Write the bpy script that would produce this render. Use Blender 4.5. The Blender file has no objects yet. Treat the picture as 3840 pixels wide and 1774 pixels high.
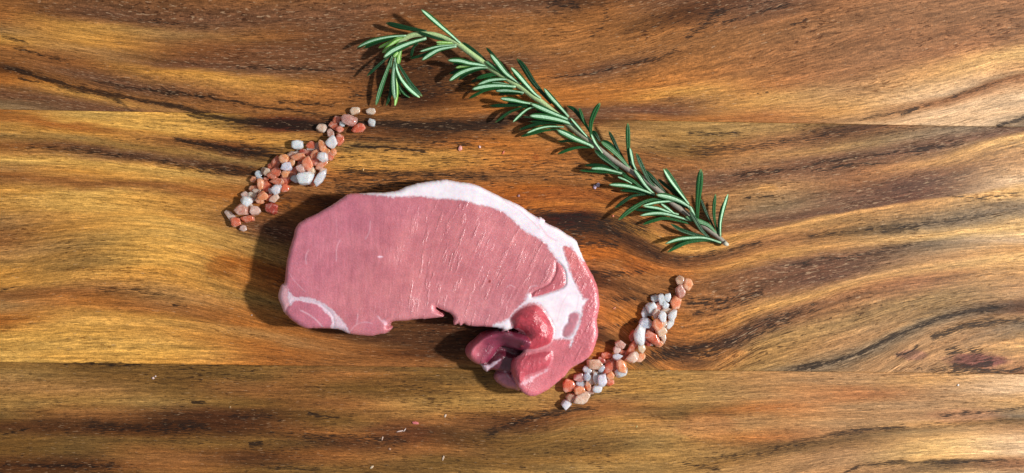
import bpy, math, random
import numpy as np
from mathutils import Vector

SC = bpy.context.scene
COL = SC.collection
# ------------------------------------------------------------------ camera, light, exposure
H = 0.45                       # camera height above the board (m)
PX = 1.0 / 8000.0              # one photograph pixel on the board, in metres
cam = bpy.data.cameras.new("camera"); camo = bpy.data.objects.new("camera", cam); COL.objects.link(camo)
camo.location = (0, 0, H); camo.rotation_euler = (0, 0, 0)
cam.sensor_width = 36.0; cam.lens = 36.0 * H / 0.48
cam.clip_start = 0.01; cam.clip_end = 20
SC.camera = camo
W_ = bpy.data.worlds.new("World"); SC.world = W_; W_.use_nodes = True
W_.node_tree.nodes["Background"].inputs[0].default_value = (0.86, 0.93, 1.0, 1)
W_.node_tree.nodes["Background"].inputs[1].default_value = 0.27
LP = Vector((1.55, 0.0, 1.28))
ld = bpy.data.lights.new("lamp", 'AREA'); ld.shape = 'DISK'; ld.size = 0.12; ld.energy = 55
ld.color = (1.0, 0.97, 0.93)
lo = bpy.data.objects.new("lamp", ld); COL.objects.link(lo); lo.location = LP
lo.rotation_euler = (Vector((0.0, 0, 0)) - LP).to_track_quat('-Z', 'Y').to_euler()
SC.view_settings.view_transform = 'Standard'; SC.view_settings.look = 'None'
SC.view_settings.exposure = 0.0; SC.view_settings.gamma = 1.0
SC.cycles.max_bounces = 8; SC.cycles.transparent_max_bounces = 8
SC.cycles.caustics_reflective = False; SC.cycles.caustics_refractive = False
SC.cycles.use_denoising = True

# ------------------------------------------------------------------ helpers
def lin(c):
    c = np.asarray(c, float) / 255.0
    return np.where(c <= 0.04045, c / 12.92, ((c + 0.055) / 1.055) ** 2.4)

def P(px, py, z=0.0):
    """photograph pixel of a point that lies z metres above the board -> world x, y, z"""
    s = PX * (1 - np.asarray(z) / H)
    return (np.asarray(px) - 1920) * s, (887 - np.asarray(py)) * s, z

def _hash(i, j, seed):
    n = (i.astype(np.int64) * 374761393 + j.astype(np.int64) * 668265263 + seed * 1442695041) & 0xffffffff
    n = ((n ^ (n >> 13)) * 1274126177) & 0xffffffff
    n = (n ^ (n >> 16)) & 0xffff
    return n / 32767.5 - 1.0

def vnoise(x, y, seed=0):
    x = np.asarray(x, float); y = np.asarray(y, float)
    i = np.floor(x); j = np.floor(y); fx = x - i; fy = y - j
    fx = fx * fx * fx * (fx * (fx * 6 - 15) + 10); fy = fy * fy * fy * (fy * (fy * 6 - 15) + 10)
    i = i.astype(np.int64); j = j.astype(np.int64)
    a = _hash(i, j, seed); b = _hash(i + 1, j, seed); c = _hash(i, j + 1, seed); d = _hash(i + 1, j + 1, seed)
    return (a * (1 - fx) + b * fx) * (1 - fy) + (c * (1 - fx) + d * fx) * fy

def fbm(x, y, seed=0, octv=3):
    s = 0; a = 1; t = 0
    for k in range(octv):
        s = s + a * vnoise(x * 2 ** k, y * 2 ** k, seed + k * 17); t += a; a *= .5
    return s / t

def sstep(a, b, x):
    t = np.clip((x - a) / (b - a), 0, 1); return t * t * (3 - 2 * t)

def catmull(pts, n=6, closed=False):
    p = np.array(pts, float); out = []
    m = len(p)
    rng = range(m) if closed else range(m - 1)
    for i in rng:
        if closed: a, b, c, d = p[(i - 1) % m], p[i], p[(i + 1) % m], p[(i + 2) % m]
        else: a, b, c, d = p[max(i - 1, 0)], p[i], p[i + 1], p[min(i + 2, m - 1)]
        for k in range(n):
            t = k / n
            out.append(0.5 * ((2 * b) + (-a + c) * t + (2 * a - 5 * b + 4 * c - d) * t * t + (-a + 3 * b - 3 * c + d) * t ** 3))
    if not closed: out.append(p[-1])
    return np.array(out)

def seg_dist(X, Y, poly, closed=True, want_near=False):
    p = np.asarray(poly, float); q = np.roll(p, -1, axis=0) if closed else p[1:]
    if not closed: p = p[:-1]
    best = np.full(X.shape, 1e18); nx = np.zeros(X.shape); ny = np.zeros(X.shape); tt = np.zeros(X.shape)
    for k, (a, b) in enumerate(zip(p, q)):
        d = b - a; L = d @ d + 1e-12
        t = np.clip(((X - a[0]) * d[0] + (Y - a[1]) * d[1]) / L, 0, 1)
        cx = a[0] + t * d[0]; cy = a[1] + t * d[1]
        r = (X - cx) ** 2 + (Y - cy) ** 2
        m = r < best
        best = np.where(m, r, best)
        tt = np.where(m, (k + t) / len(p), tt)
        if want_near: nx = np.where(m, cx, nx); ny = np.where(m, cy, ny)
    if want_near: return np.sqrt(best), nx, ny
    return np.sqrt(best), tt

def inside(X, Y, poly):
    p = np.asarray(poly, float); q = np.roll(p, -1, axis=0)
    r = np.zeros(X.shape, bool)
    for a, b in zip(p, q):
        if a[1] == b[1]: continue
        c = ((a[1] > Y) != (b[1] > Y)) & (X < (b[0] - a[0]) * (Y - a[1]) / (b[1] - a[1]) + a[0])
        r ^= c
    return r

def sdf(X, Y, poly):
    """positive inside"""
    d, _ = seg_dist(X, Y, poly)
    return np.where(inside(X, Y, poly), d, -d)

def mesh_np(name, verts, faces, mat=None, smooth=True, cols=None, attrs=None, parent=None, obj_name=None):
    me = bpy.data.meshes.new(name)
    verts = np.asarray(verts, np.float32)
    if isinstance(faces, np.ndarray):
        nf, k = faces.shape
        me.vertices.add(len(verts)); me.vertices.foreach_set("co", verts.ravel())
        me.loops.add(nf * k); me.loops.foreach_set("vertex_index", faces.astype(np.int32).ravel())
        me.polygons.add(nf); me.polygons.foreach_set("loop_start", np.arange(0, nf * k, k, dtype=np.int32))
        me.update(calc_edges=True)
    else:
        me.from_pydata([tuple(map(float, v)) for v in verts], [], faces); me.update()
    if smooth: me.polygons.foreach_set("use_smooth", np.ones(len(me.polygons), bool))
    if cols is not None:
        a = me.attributes.new("col", 'FLOAT_COLOR', 'POINT')
        c = np.ones((len(verts), 4), np.float32); c[:, :3] = cols; a.data.foreach_set("color", c.ravel())
    for k, v in (attrs or {}).items():
        v = np.asarray(v, np.float32)
        if v.ndim == 1:
            a = me.attributes.new(k, 'FLOAT', 'POINT'); a.data.foreach_set("value", v)
        else:
            a = me.attributes.new(k, 'FLOAT_VECTOR', 'POINT'); a.data.foreach_set("vector", v.ravel())
    if mat: me.materials.append(mat)
    o = bpy.data.objects.new(obj_name or name, me); COL.objects.link(o)
    if parent: o.parent = parent
    return o

def tag(o, label=None, cat=None, group=None, kind=None):
    if label: o['label'] = label
    if cat: o['category'] = cat
    if group: o['group'] = group
    if kind: o['kind'] = kind
    return o

def empty(name, loc=(0, 0, 0)):
    o = bpy.data.objects.new(name, None); COL.objects.link(o); o.location = loc; o.empty_display_size = .01
    return o

class NT:
    """small node-tree writer"""
    def __init__(s, name):
        s.m = bpy.data.materials.new(name); s.m.use_nodes = True; s.t = s.m.node_tree
        s.b = s.t.nodes["Principled BSDF"]
    def n(s, typ, **kw):
        o = s.t.nodes.new(typ)
        for k, v in kw.items(): setattr(o, k, v)
        return o
    def l(s, a, b): s.t.links.new(a, b)
    def put(s, sock, v):
        if isinstance(v, bpy.types.NodeSocket): s.l(v, sock)
        elif v is not None: sock.default_value = v
    def attr(s, name, out='Color'):
        return s.n('ShaderNodeAttribute', attribute_name=name).outputs[out]
    def math(s, op, a, b=None, c=None, clamp=False):
        o = s.n('ShaderNodeMath', operation=op, use_clamp=clamp)
        s.put(o.inputs[0], a); s.put(o.inputs[1], b); s.put(o.inputs[2], c); return o.outputs[0]
    def vmath(s, op, a, b=None):
        o = s.n('ShaderNodeVectorMath', operation=op); s.put(o.inputs[0], a); s.put(o.inputs[1], b); return o.outputs[0]
    def noise(s, vec, scale=1.0, detail=2.0, rough=.5, dist=0.0):
        o = s.n('ShaderNodeTexNoise'); s.l(vec, o.inputs['Vector']); o.inputs['Scale'].default_value = scale
        o.inputs['Detail'].default_value = detail; o.inputs['Roughness'].default_value = rough
        o.inputs['Distortion'].default_value = dist; return o.outputs['Fac']
    def ramp(s, v, lo, hi, a=0.0, b=1.0):
        o = s.n('ShaderNodeMapRange', interpolation_type='SMOOTHSTEP'); s.put(o.inputs[0], v)
        s.put(o.inputs[1], lo); s.put(o.inputs[2], hi); s.put(o.inputs[3], a); s.put(o.inputs[4], b); return o.outputs[0]
    def mix(s, f, a, b, blend='MIX'):
        o = s.n('ShaderNodeMix', data_type='RGBA', blend_type=blend)
        s.put(o.inputs[0], f)
        for sock, v in ((o.inputs[6], a), (o.inputs[7], b)):
            if isinstance(v, bpy.types.NodeSocket): s.l(v, sock)
            else: sock.default_value = (*[float(q) for q in v], 1) if len(v) == 3 else v
        return o.outputs[2]
    def bump(s, h, strength, dist):
        o = s.n('ShaderNodeBump'); s.put(o.inputs['Strength'], strength); o.inputs['Distance'].default_value = dist
        s.l(h, o.inputs['Height']); return o
    def coord(s, out='Object'): return s.n('ShaderNodeTexCoord').outputs[out]

# ------------------------------------------------------------------ wooden board
PAL = {  # display colour, dark-pore density, light-fleck density
 'g': ((224, 168, 84), .30, .05), 'G': ((206, 146, 70), .34, .08), 't': ((178, 127, 72), .38, .12),
 'o': ((176, 108, 48), .30, .10), 'b': ((152, 97, 50), .40, .16), 'p': ((114, 74, 48), .40, .62),
 'd': ((88, 52, 26), .55, .35), 'k': ((46, 31, 22), .6, .15), 'y': ((164, 121, 64), .45, .12),
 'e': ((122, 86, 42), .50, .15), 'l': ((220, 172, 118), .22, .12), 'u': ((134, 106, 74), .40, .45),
 'O': ((150, 82, 28), .35, .05), 'D': ((76, 42, 19), .5, .1)}
XC = np.array([0, 320, 640, 960, 1280, 1600, 1920, 2240, 2560, 2880, 3200, 3520, 3840], float)
TOP = [
 ([-60,-60,-60,-60,-70,-80,-90,-130,-260,-330,-400,-480,-560], "bbbbbbbbbbbbb"),
 ([10,45,80,75,60,30,10,-20,-100,-160,-250,-330,-420], "bppppppdpbbbb"),
 ([60,95,125,140,125,105,90,60,-20,-80,-150,-230,-310], "bGtbpbbbpbbbb"),
 ([100,150,180,190,195,190,175,130,45,-20,-80,-150,-220], "tGbpppbbdpbbb"),
 ([140,185,245,262,265,256,238,210,125,30,-30,-80,-150], "GtpppdpbbpbbB"),
 ([190,235,265,305,330,332,308,268,188,105,40,-10,-80], "bbGGbdopbbbbb"),
 ([225,290,345,392,402,385,365,345,300,230,145,80,30], "bppbbDooobbbb"),
 ([252,333,392,440,445,425,400,385,350,310,250,190,130], "dbbbbbooGobbb"),
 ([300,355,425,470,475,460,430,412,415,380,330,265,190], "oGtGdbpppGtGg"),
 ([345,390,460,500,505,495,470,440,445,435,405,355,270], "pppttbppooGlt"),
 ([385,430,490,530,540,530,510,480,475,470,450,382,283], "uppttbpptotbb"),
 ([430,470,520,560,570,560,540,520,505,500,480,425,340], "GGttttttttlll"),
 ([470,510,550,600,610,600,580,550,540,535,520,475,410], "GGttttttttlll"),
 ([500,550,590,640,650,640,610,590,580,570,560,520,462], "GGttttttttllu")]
MID = [
 ([370,375,382,427,431,434,438,440,430,400,360,310,260], "Gggbbbbbyyyuu"),
 ([412,425,440,458,468,468,458,450,465,440,400,350,300], "oggdddddyyyuu"),
 ([425,455,485,500,500,500,490,490,510,490,450,400,350], "oggGbdbtyyeuu"),
 ([440,475,505,535,530,530,530,530,567,545,486,430,380], "ooGGybotebdbu"),
 ([465,500,518,575,585,580,570,575,610,590,545,490,430], "GGbdGGobbtyuu"),
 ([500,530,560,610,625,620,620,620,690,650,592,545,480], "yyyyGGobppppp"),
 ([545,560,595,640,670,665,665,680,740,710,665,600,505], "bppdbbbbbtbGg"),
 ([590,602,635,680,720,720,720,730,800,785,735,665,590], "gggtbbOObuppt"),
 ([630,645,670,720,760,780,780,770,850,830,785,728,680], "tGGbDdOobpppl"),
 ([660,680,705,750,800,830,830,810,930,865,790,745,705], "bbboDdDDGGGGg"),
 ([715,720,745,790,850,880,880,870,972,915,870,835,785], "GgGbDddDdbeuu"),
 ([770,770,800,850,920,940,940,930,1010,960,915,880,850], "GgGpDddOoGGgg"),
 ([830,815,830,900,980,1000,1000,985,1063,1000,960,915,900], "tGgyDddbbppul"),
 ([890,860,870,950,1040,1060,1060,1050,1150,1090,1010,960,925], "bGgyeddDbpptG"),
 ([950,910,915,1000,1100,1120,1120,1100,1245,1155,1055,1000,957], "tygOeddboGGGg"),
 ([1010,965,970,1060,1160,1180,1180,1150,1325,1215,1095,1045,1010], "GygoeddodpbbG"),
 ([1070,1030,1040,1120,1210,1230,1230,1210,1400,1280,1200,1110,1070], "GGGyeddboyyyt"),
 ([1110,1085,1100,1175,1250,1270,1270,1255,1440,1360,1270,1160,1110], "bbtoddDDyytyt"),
 ([1150,1130,1150,1215,1285,1300,1310,1310,1480,1410,1332,1195,1154], "tobobddoyuuud"),
 ([1200,1180,1195,1250,1310,1330,1350,1360,1520,1450,1400,1240,1185], "oGGtbdbbttttt"),
 ([1260,1240,1250,1290,1340,1360,1390,1410,1560,1500,1450,1300,1212], "ggGobbybttttu"),
 ([1320,1310,1315,1330,1370,1400,1430,1470,1600,1550,1500,1370,1290], "gggobbyyttttG"),
 ([1370,1370,1375,1385,1410,1440,1480,1530,1650,1600,1550,1430,1390], "ggGobbbbttttb"),
 ([1430,1440,1450,1450,1460,1500,1550,1600,1700,1650,1600,1500,1480], "gGGobbbbttttb")]
BOT = [
 ([1330,1330,1335,1340,1345,1345,1340,1330,1320,1310,1290,1270,1250], "eeeeeebyytttG"),
 ([1390,1390,1395,1400,1400,1395,1400,1410,1400,1385,1375,1360,1340], "yeeebeeyyttbG"),
 ([1450,1450,1450,1455,1455,1455,1460,1470,1455,1430,1425,1415,1410], "ttebeeyyyttGl"),
 ([1510,1505,1505,1510,1515,1520,1525,1515,1500,1480,1470,1465,1465], "yyyebyybytotl"),
 ([1560,1555,1555,1565,1570,1580,1590,1545,1545,1530,1520,1515,1515], "ebddebdbeottG"),
 ([1605,1600,1595,1605,1620,1630,1650,1600,1590,1580,1570,1565,1560], "ddDdbdeyttttu"),
 ([1650,1645,1650,1655,1665,1680,1695,1670,1650,1640,1618,1595,1577], "eeeedbeeyotGe"),
 ([1700,1695,1705,1710,1715,1725,1740,1740,1740,1695,1645,1620,1610], "eebdbeeyyeeyt"),
 ([1750,1750,1755,1755,1760,1775,1790,1800,1790,1745,1690,1660,1650], "ddbeeeyyyttgl"),
 ([1800,1800,1805,1805,1810,1820,1840,1850,1840,1800,1740,1710,1700], "deebyyyytttgl"),
 ([1850,1850,1855,1855,1860,1870,1890,1900,1890,1850,1775,1738,1728], "eeebyyyyttteb"),
 ([1900,1900,1905,1905,1910,1920,1940,1950,1940,1900,1830,1800,1790], "eeebyyyytttgl")]
STROKES = [  # dark streaks: points, width px, strength
 ([(-20,244),(60,262),(174,297),(300,332),(363,344),(500,372),(600,390),(681,403),(780,432),(908,452),(1000,462)], 8, 1.0),
 ([(60,290),(110,300),(150,306)], 6, .8), ([(200,318),(300,345),(420,366),(485,410)], 7, .6),
 ([(330,300),(450,322),(600,345),(680,362)], 14, .55), ([(540,330),(700,355),(900,385),(1000,405),(1250,430)], 9, .6),
 ([(680,425),(800,443),(950,460),(1100,478),(1240,485)], 10, .9), ([(900,448),(1080,462),(1250,470)], 12, .8),
 ([(1180,450),(1330,455),(1450,462),(1600,468),(1720,470),(1850,462),(1940,455)], 18, 1.0),
 ([(1350,462),(1600,480),(1900,478)], 12, .7), ([(1280,360),(1450,345),(1650,335),(1800,320)], 36, .5),
 ([(1300,250),(1450,255),(1640,250)], 20, .5), ([(880,250),(1000,256),(1280,262)], 5, .6),
 ([(40,178),(150,205),(280,238)], 7, .5), ([(0,135),(60,150),(110,165)], 7, .6), ([(500,70),(640,90),(800,100)], 14, .5),
 ([(1290,547),(1420,552),(1520,560),(1605,570)], 3.5, 1.0),
 ([(640,518),(720,535),(820,550),(920,570),(1040,588)], 9, .9), ([(560,600),(700,625),(850,640),(960,655)], 16, .6),
 ([(1180,500),(1400,520),(1600,530),(1800,545)], 10, .45), ([(1250,640),(1450,650),(1700,655),(1850,670)], 12, .6),
 ([(80,550),(220,556),(400,575),(600,600)], 14, .5), ([(1050,380),(1250,395)], 16, .5), 
 ([(2005,298),(2120,288),(2225,272),(2377,236),(2470,215),(2558,178)], 7, .55),
 ([(2560,150),(2610,115),(2660,80),(2720,20)], 26, .5), ([(2040,20),(2100,12),(2180,25)], 26, .6), ([(2230,0),(2270,40),(2265,90),(2200,140)], 14, .35),
 ([(2640,60),(2760,30),(2860,10),(3030,-30)], 8, .5), ([(2700,90),(2800,60),(2980,10)],8,.5), ([(2960,95),(3000,85),(3030,68)], 6, .8), ([(2840,350),(2885,342)], 6, .8),
 ([(3210,455),(3250,444),(3320,430),(3407,412),(3500,388),(3581,359),(3700,322),(3860,275)], 6, .5),
 ([(3380,429),(3410,421)], 5, 1), ([(3405,420),(3445,405)], 5, .9),
 ([(3730,474),(3780,462),(3840,440),(3870,430)], 9, .9),
 ([(2560,567),(2700,560),(2862,545),(3000,520),(3218,478)], 24, .45), ([(2570,498),(2700,500),(2800,496)], 5, .6),
 ([(2680,662),(2850,650),(3000,625),(3165,597),(3300,580),(3467,560),(3560,540)], 9, .5),
 ([(3380,575),(3470,558),(3560,545),(3620,520)], 24, .4), ([(3020,645),(3200,620),(3350,612)], 5, .6),
 ([(2800,740),(2900,735)], 5, .8), ([(3010,885),(3150,875),(3430,847),(3600,825),(3840,786)], 10, .35),
 ([(3300,870),(3380,862),(3450,858)], 18, .6), ([(3540,730),(3650,745),(3840,720)], 5, .4),
 ([(2500,985),(2650,955),(2787,925),(2870,910)], 14, .55), ([(2900,1005),(3060,975),(3200,962),(3320,935),(3470,905)], 12, .4),
 ([(2560,1130),(2680,1135),(2800,1115),(2870,1090)], 20, .6), ([(2600,1180),(2760,1150)], 12, .5),
 ([(2330,1370),(2450,1345),(2560,1322),(2680,1305),(2760,1270),(2850,1225),(2960,1185),(3100,1130)], 30, .62),
 ([(2400,1350),(2560,1310),(2700,1290)], 16, .6),
 ([(2925,1393),(3000,1378),(3100,1362),(3165,1343),(3240,1318),(3316,1278),(3400,1240),(3467,1214),(3540,1190),(3619,1171),(3720,1156),(3870,1150)], 13, .95),
 ([(3480,1270),(3540,1248),(3619,1222),(3720,1208),(3870,1200)], 16, .85),
 ([(3350,1330),(3400,1325),(3430,1308),(3440,1290)], 13, .8), ([(3540,1325),(3620,1315),(3690,1322)], 26, .5),
 ([(3570,1376),(3650,1370),(3730,1362)], 13, 1.0), ([(3480,1396),(3580,1385),(3700,1387),(3860,1390)], 18, .6),
 ([(3430,1388),(3450,1380),(3460,1390)], 7, .6),
 ([(1800,1640),(1880,1610),(1960,1580),(2036,1555),(2150,1535),(2260,1530)], 18, .75), ([(2150,1490),(2250,1475),(2340,1470)], 14, .5),
 ([(1150,1545),(1200,1560),(1280,1563)], 5, .8), ([(720,1510),(770,1510)], 5, .8), ([(0,1635),(70,1615),(120,1605)],5,.6),
 ([(300,1590),(420,1600),(560,1605),(700,1600),(800,1612)], 26, .6), ([(850,1565),(940,1562),(1050,1562)],8,.5),
 ([(930,1668),(960,1665),(990,1662)], 16, .9), ([(1100,1640),(1280,1638),(1400,1650),(1550,1655)], 18, .55), ([(0,1740),(150,1748),(300,1745),(450,1750)], 10, .6),
 ([(230,1367),(300,1362),(400,1366),(560,1370)], 6, .6),([(1000,1755),(1200,1760)],10,.5), ([(1955,1752),(1970,1752)], 9, .9),
 ([(3090,1640),(3180,1620),(3290,1608),(3420,1600)], 8, .6), ([(2620,1720),(2760,1710),(2862,1697),(3000,1660),(3150,1625),(3450,1600),(3770,1577),(3860,1570)], 16, .4),
 ([(3150,1774),(3200,1758),(3240,1744),(3392,1733),(3560,1732),(3870,1722)], 9, .7), ([(3500,1560),(3700,1545),(3860,1525)], 8, .5),
 ([(2560,1740),(2700,1760)], 14, .5), ([(0,1090),(60,1075)],10,.4), ([(330,1090),(480,1085),(620,1105),(700,1120)],8,.4),([(650,1145),(700,1148)],6,.7),
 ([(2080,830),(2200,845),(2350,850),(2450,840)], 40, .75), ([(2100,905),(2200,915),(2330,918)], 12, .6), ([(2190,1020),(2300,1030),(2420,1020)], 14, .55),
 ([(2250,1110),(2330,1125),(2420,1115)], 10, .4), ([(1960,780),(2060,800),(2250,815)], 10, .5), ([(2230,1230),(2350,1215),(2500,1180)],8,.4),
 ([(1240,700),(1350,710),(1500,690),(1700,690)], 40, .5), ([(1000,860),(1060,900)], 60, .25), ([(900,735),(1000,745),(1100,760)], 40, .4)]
STAINS = [ # wet / oiled spots: centre, radii, colour, strength
 ((830,1000),(70,45),(150,78,22),.6), ((2225,945),(110,38),(180,100,34),.6), ((2010,590),(14,12),(150,75,30),.6), ((2100,775),(160,30),(180,105,40),.55),
 ((2420,1190),(170,40),(186,112,40),.5), ((2560,985),(120,30),(150,90,45),.3), ((1500,1620),(140,50),(104,56,32),.45), ((2700,1330),(110,30),(185,120,60),.5),
 ((2120,730),(200,35),(140,80,42),.4), ((1560,600),(300,40),(178,124,56),.4), ((3660,1352),(130,34),(112,56,60),.8), ((3420,1330),(60,22),(130,80,78),.5), ((2380,1010),(60,30),(150,78,28),.5),
 ((3620,1560),(160,30),(200,128,90),.3), ((2650,1600),(120,60),(190,120,70),.35), ((2880,705),(45,14),(206,148,84),.8)]

def seam1(x): return 410.5 + 0.0172 * x
def seam2(x): return 1358 + 0.0118 * x

def wood_plank(name, rows, y_lo, y_hi, gx, seed, mat, parent, label=None):
    """gx: x columns (photo px). y_lo / y_hi: functions of x giving the plank's edges"""
    ny = max(8, int((np.mean(y_hi(gx)) - np.mean(y_lo(gx))) / 3.9))
    if y_lo(0.) < -100:
        q = np.concatenate([np.linspace(0, .55, 30, endpoint=False), np.linspace(.55, 1, 118)]) if False else None
    t = np.linspace(0, 1, ny)
    X, T = np.meshgrid(gx, t); Ylo = y_lo(X); Yhi = y_hi(X); Y = Ylo + (Yhi - Ylo) * T
    xs = gx; K = len(rows)
    def cub(col):
        xc = np.clip(xs, 0, 3840); i = np.clip(((xc) / 320).astype(int), 0, 11); f = xc / 320 - i
        c = np.asarray(col, float); p0 = c[np.clip(i - 1, 0, 12)]; p1 = c[i]; p2 = c[i + 1]; p3 = c[np.clip(i + 2, 0, 12)]
        f = f[:, None] if c.ndim > 1 else f
        r = 0.5 * ((2 * p1) + (-p0 + p2) * f + (2 * p0 - 5 * p1 + 4 * p2 - p3) * f ** 2 + (-p0 + 3 * p1 - 3 * p2 + p3) * f ** 3)
        sl_r = (c[12] - c[11]) / 320; sl_l = (c[1] - c[0]) / 320
        if c.ndim == 1: r = r + np.where(xs > 3840, (xs - 3840) * sl_r, 0) + np.where(xs < 0, xs * sl_l, 0)
        return r
    YK = np.array([cub(r[0]) for r in rows])
    YK = np.maximum.accumulate(YK + np.arange(K)[:, None] * 6, axis=0) - np.arange(K)[:, None] * 6 + np.arange(K)[:, None] * .01
    code = lambda s: (s.upper() if s == 'B' else s)
    CK = []; DK = []
    for r in rows:
        s = r[1].replace('B', 'b')[:13].ljust(13, 'b')
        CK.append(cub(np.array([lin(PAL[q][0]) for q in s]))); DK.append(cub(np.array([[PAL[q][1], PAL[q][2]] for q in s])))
    CK = np.clip(np.array(CK), .003, 1); DK = np.clip(np.array(DK), 0, 1)
    Yw = Y + 9 * vnoise(X / 260, Y / 60, seed) + 5 * vnoise(X / 110, Y / 16, seed + 5) + 3 * vnoise(X / 60, Y / 7, seed + 9)
    Kf = np.zeros(Y.shape); Ks = np.zeros(Y.shape)
    for j in range(len(xs)):
        Kf[:, j] = np.interp(Yw[:, j], YK[:, j], np.arange(K)); Ks[:, j] = np.interp(Y[:, j], YK[:, j], np.arange(K))
        # beyond the last guides keep counting, so that the grain goes on
        for arr, yy in ((Ks, Y[:, j]),):
            arr[:, j] += np.where(yy > YK[-1, j], (yy - YK[-1, j]) / 50, 0) + np.where(yy < YK[0, j], (yy - YK[0, j]) / 60, 0)
    # bleed colour along the grain a little so that bands have feathered ends
    k0 = np.clip(np.floor(Kf).astype(int), 0, K - 2); f = (Kf - k0)
    f = 0.35 * f + 0.65 * f * f * (3 - 2 * f)
    jj = np.arange(len(xs))[None, :].repeat(Y.shape[0], 0)
    f3 = f[..., None]
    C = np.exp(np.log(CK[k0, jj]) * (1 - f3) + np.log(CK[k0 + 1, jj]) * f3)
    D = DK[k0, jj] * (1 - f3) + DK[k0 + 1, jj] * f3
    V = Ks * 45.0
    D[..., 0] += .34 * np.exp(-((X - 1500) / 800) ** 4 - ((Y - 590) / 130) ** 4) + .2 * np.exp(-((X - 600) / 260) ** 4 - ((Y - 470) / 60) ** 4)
    # mid-size bands following the grain
    bandn = fbm(X / 520 + 3.1, V / 9.0, seed + 31, 3) * .6 + fbm(X / 240, V / 3.6, seed + 47, 2) * .45
    C = C * np.exp(bandn * .36)[..., None] * np.array([1, 1, 1.])
    hue = fbm(X / 300, V / 30.0, seed + 77, 2)
    C = C * np.stack([1 + .06 * hue, 1 - .02 * hue, 1 - .16 * hue], -1)
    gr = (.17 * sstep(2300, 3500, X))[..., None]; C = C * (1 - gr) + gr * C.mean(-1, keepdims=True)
    for (c, r, colr, s) in STAINS:
        e = ((X - c[0]) / r[0]) ** 2 + ((Y - c[1]) / r[1]) ** 2 + .5 * fbm(X / 70, Y / 14, seed + 3)
        w = (s * sstep(1.25, .3, e))[..., None]
        C = C * (1 - w) + w * lin(colr) * np.exp(bandn * .35)[..., None]
    S = np.zeros(Y.shape)
    for pts, w, s in STROKES:
        if pts[-1][0] - pts[0][0] < 130 and w < 14 or len(pts) == 2: w = w * .5
        p = catmull(pts, 4); x0, x1 = p[:, 0].min() - 90, p[:, 0].max() + 90; y0, y1 = p[:, 1].min() - 90, p[:, 1].max() + 90
        cm = np.where((xs > x0) & (xs < x1))[0]
        if not len(cm): continue
        sub = np.s_[:, cm[0]:cm[-1] + 1]
        if y1 < Y[sub].min() or y0 > Y[sub].max(): continue
        XX = X[sub]; YY = Y[sub] + 4 * vnoise(X[sub] / 45, V[sub] / 6, seed + 8)
        d, tt = seg_dist(XX, YY, p, False)
        ends = sstep(0, .12, tt) * sstep(1, .88, tt) if len(pts) > 2 else 1
        wv = (w * .66 + 1.2) * (1 + .45 * vnoise(XX / 70, YY / 200, seed + 12))
        a = s * (1.1 if w < 13 else .86) * (np.exp(-(d / wv) ** 4) * .85 + .3 * np.exp(-(d / (wv * 2.6)) ** 2)) * ends
        S[sub] = 1 - (1 - S[sub]) * (1 - np.clip(a, 0, 1))
    # height: board top at z = 0, tiny unevenness, rounded seam edge
    Z = -0.00004 * np.exp(-np.minimum(Y - Ylo, Yhi - Y) / 2.0)
    wx, wy, _ = P(X, Y, 0); verts = np.stack([wx, wy, Z], -1).reshape(-1, 3)
    nx = len(gx); idx = np.arange(ny * nx).reshape(ny, nx)
    F = np.stack([idx[:-1, :-1], idx[1:, :-1], idx[1:, 1:], idx[:-1, 1:]], -1).reshape(-1, 4)
    # sides and underside
    b = np.concatenate([idx[0, :], idx[1:, -1], idx[-1, :-1][::-1], idx[1:-1, 0][::-1]])
    low = verts[b].copy(); low[:, 2] = -0.022; n0 = len(verts)
    r = np.arange(len(b)); r2 = (r + 1) % len(b)
    SF = np.stack([b[r], b[r2], n0 + r2, n0 + r], -1)
    verts = np.concatenate([verts, low]); F = np.concatenate([F, SF])
    ext = lambda a: np.concatenate([a.reshape(ny * nx, -1), a.reshape(ny * nx, -1)[b]])
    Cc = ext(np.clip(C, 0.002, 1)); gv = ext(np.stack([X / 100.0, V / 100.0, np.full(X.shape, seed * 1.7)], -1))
    pr = ext(np.stack([D[..., 0], D[..., 1], S], -1))
    gv[n0:, 2] += .22
    return tag(mesh_np(name, verts, F, mat, True, Cc, {"gv": gv, "pr": pr}, parent), label)

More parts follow.
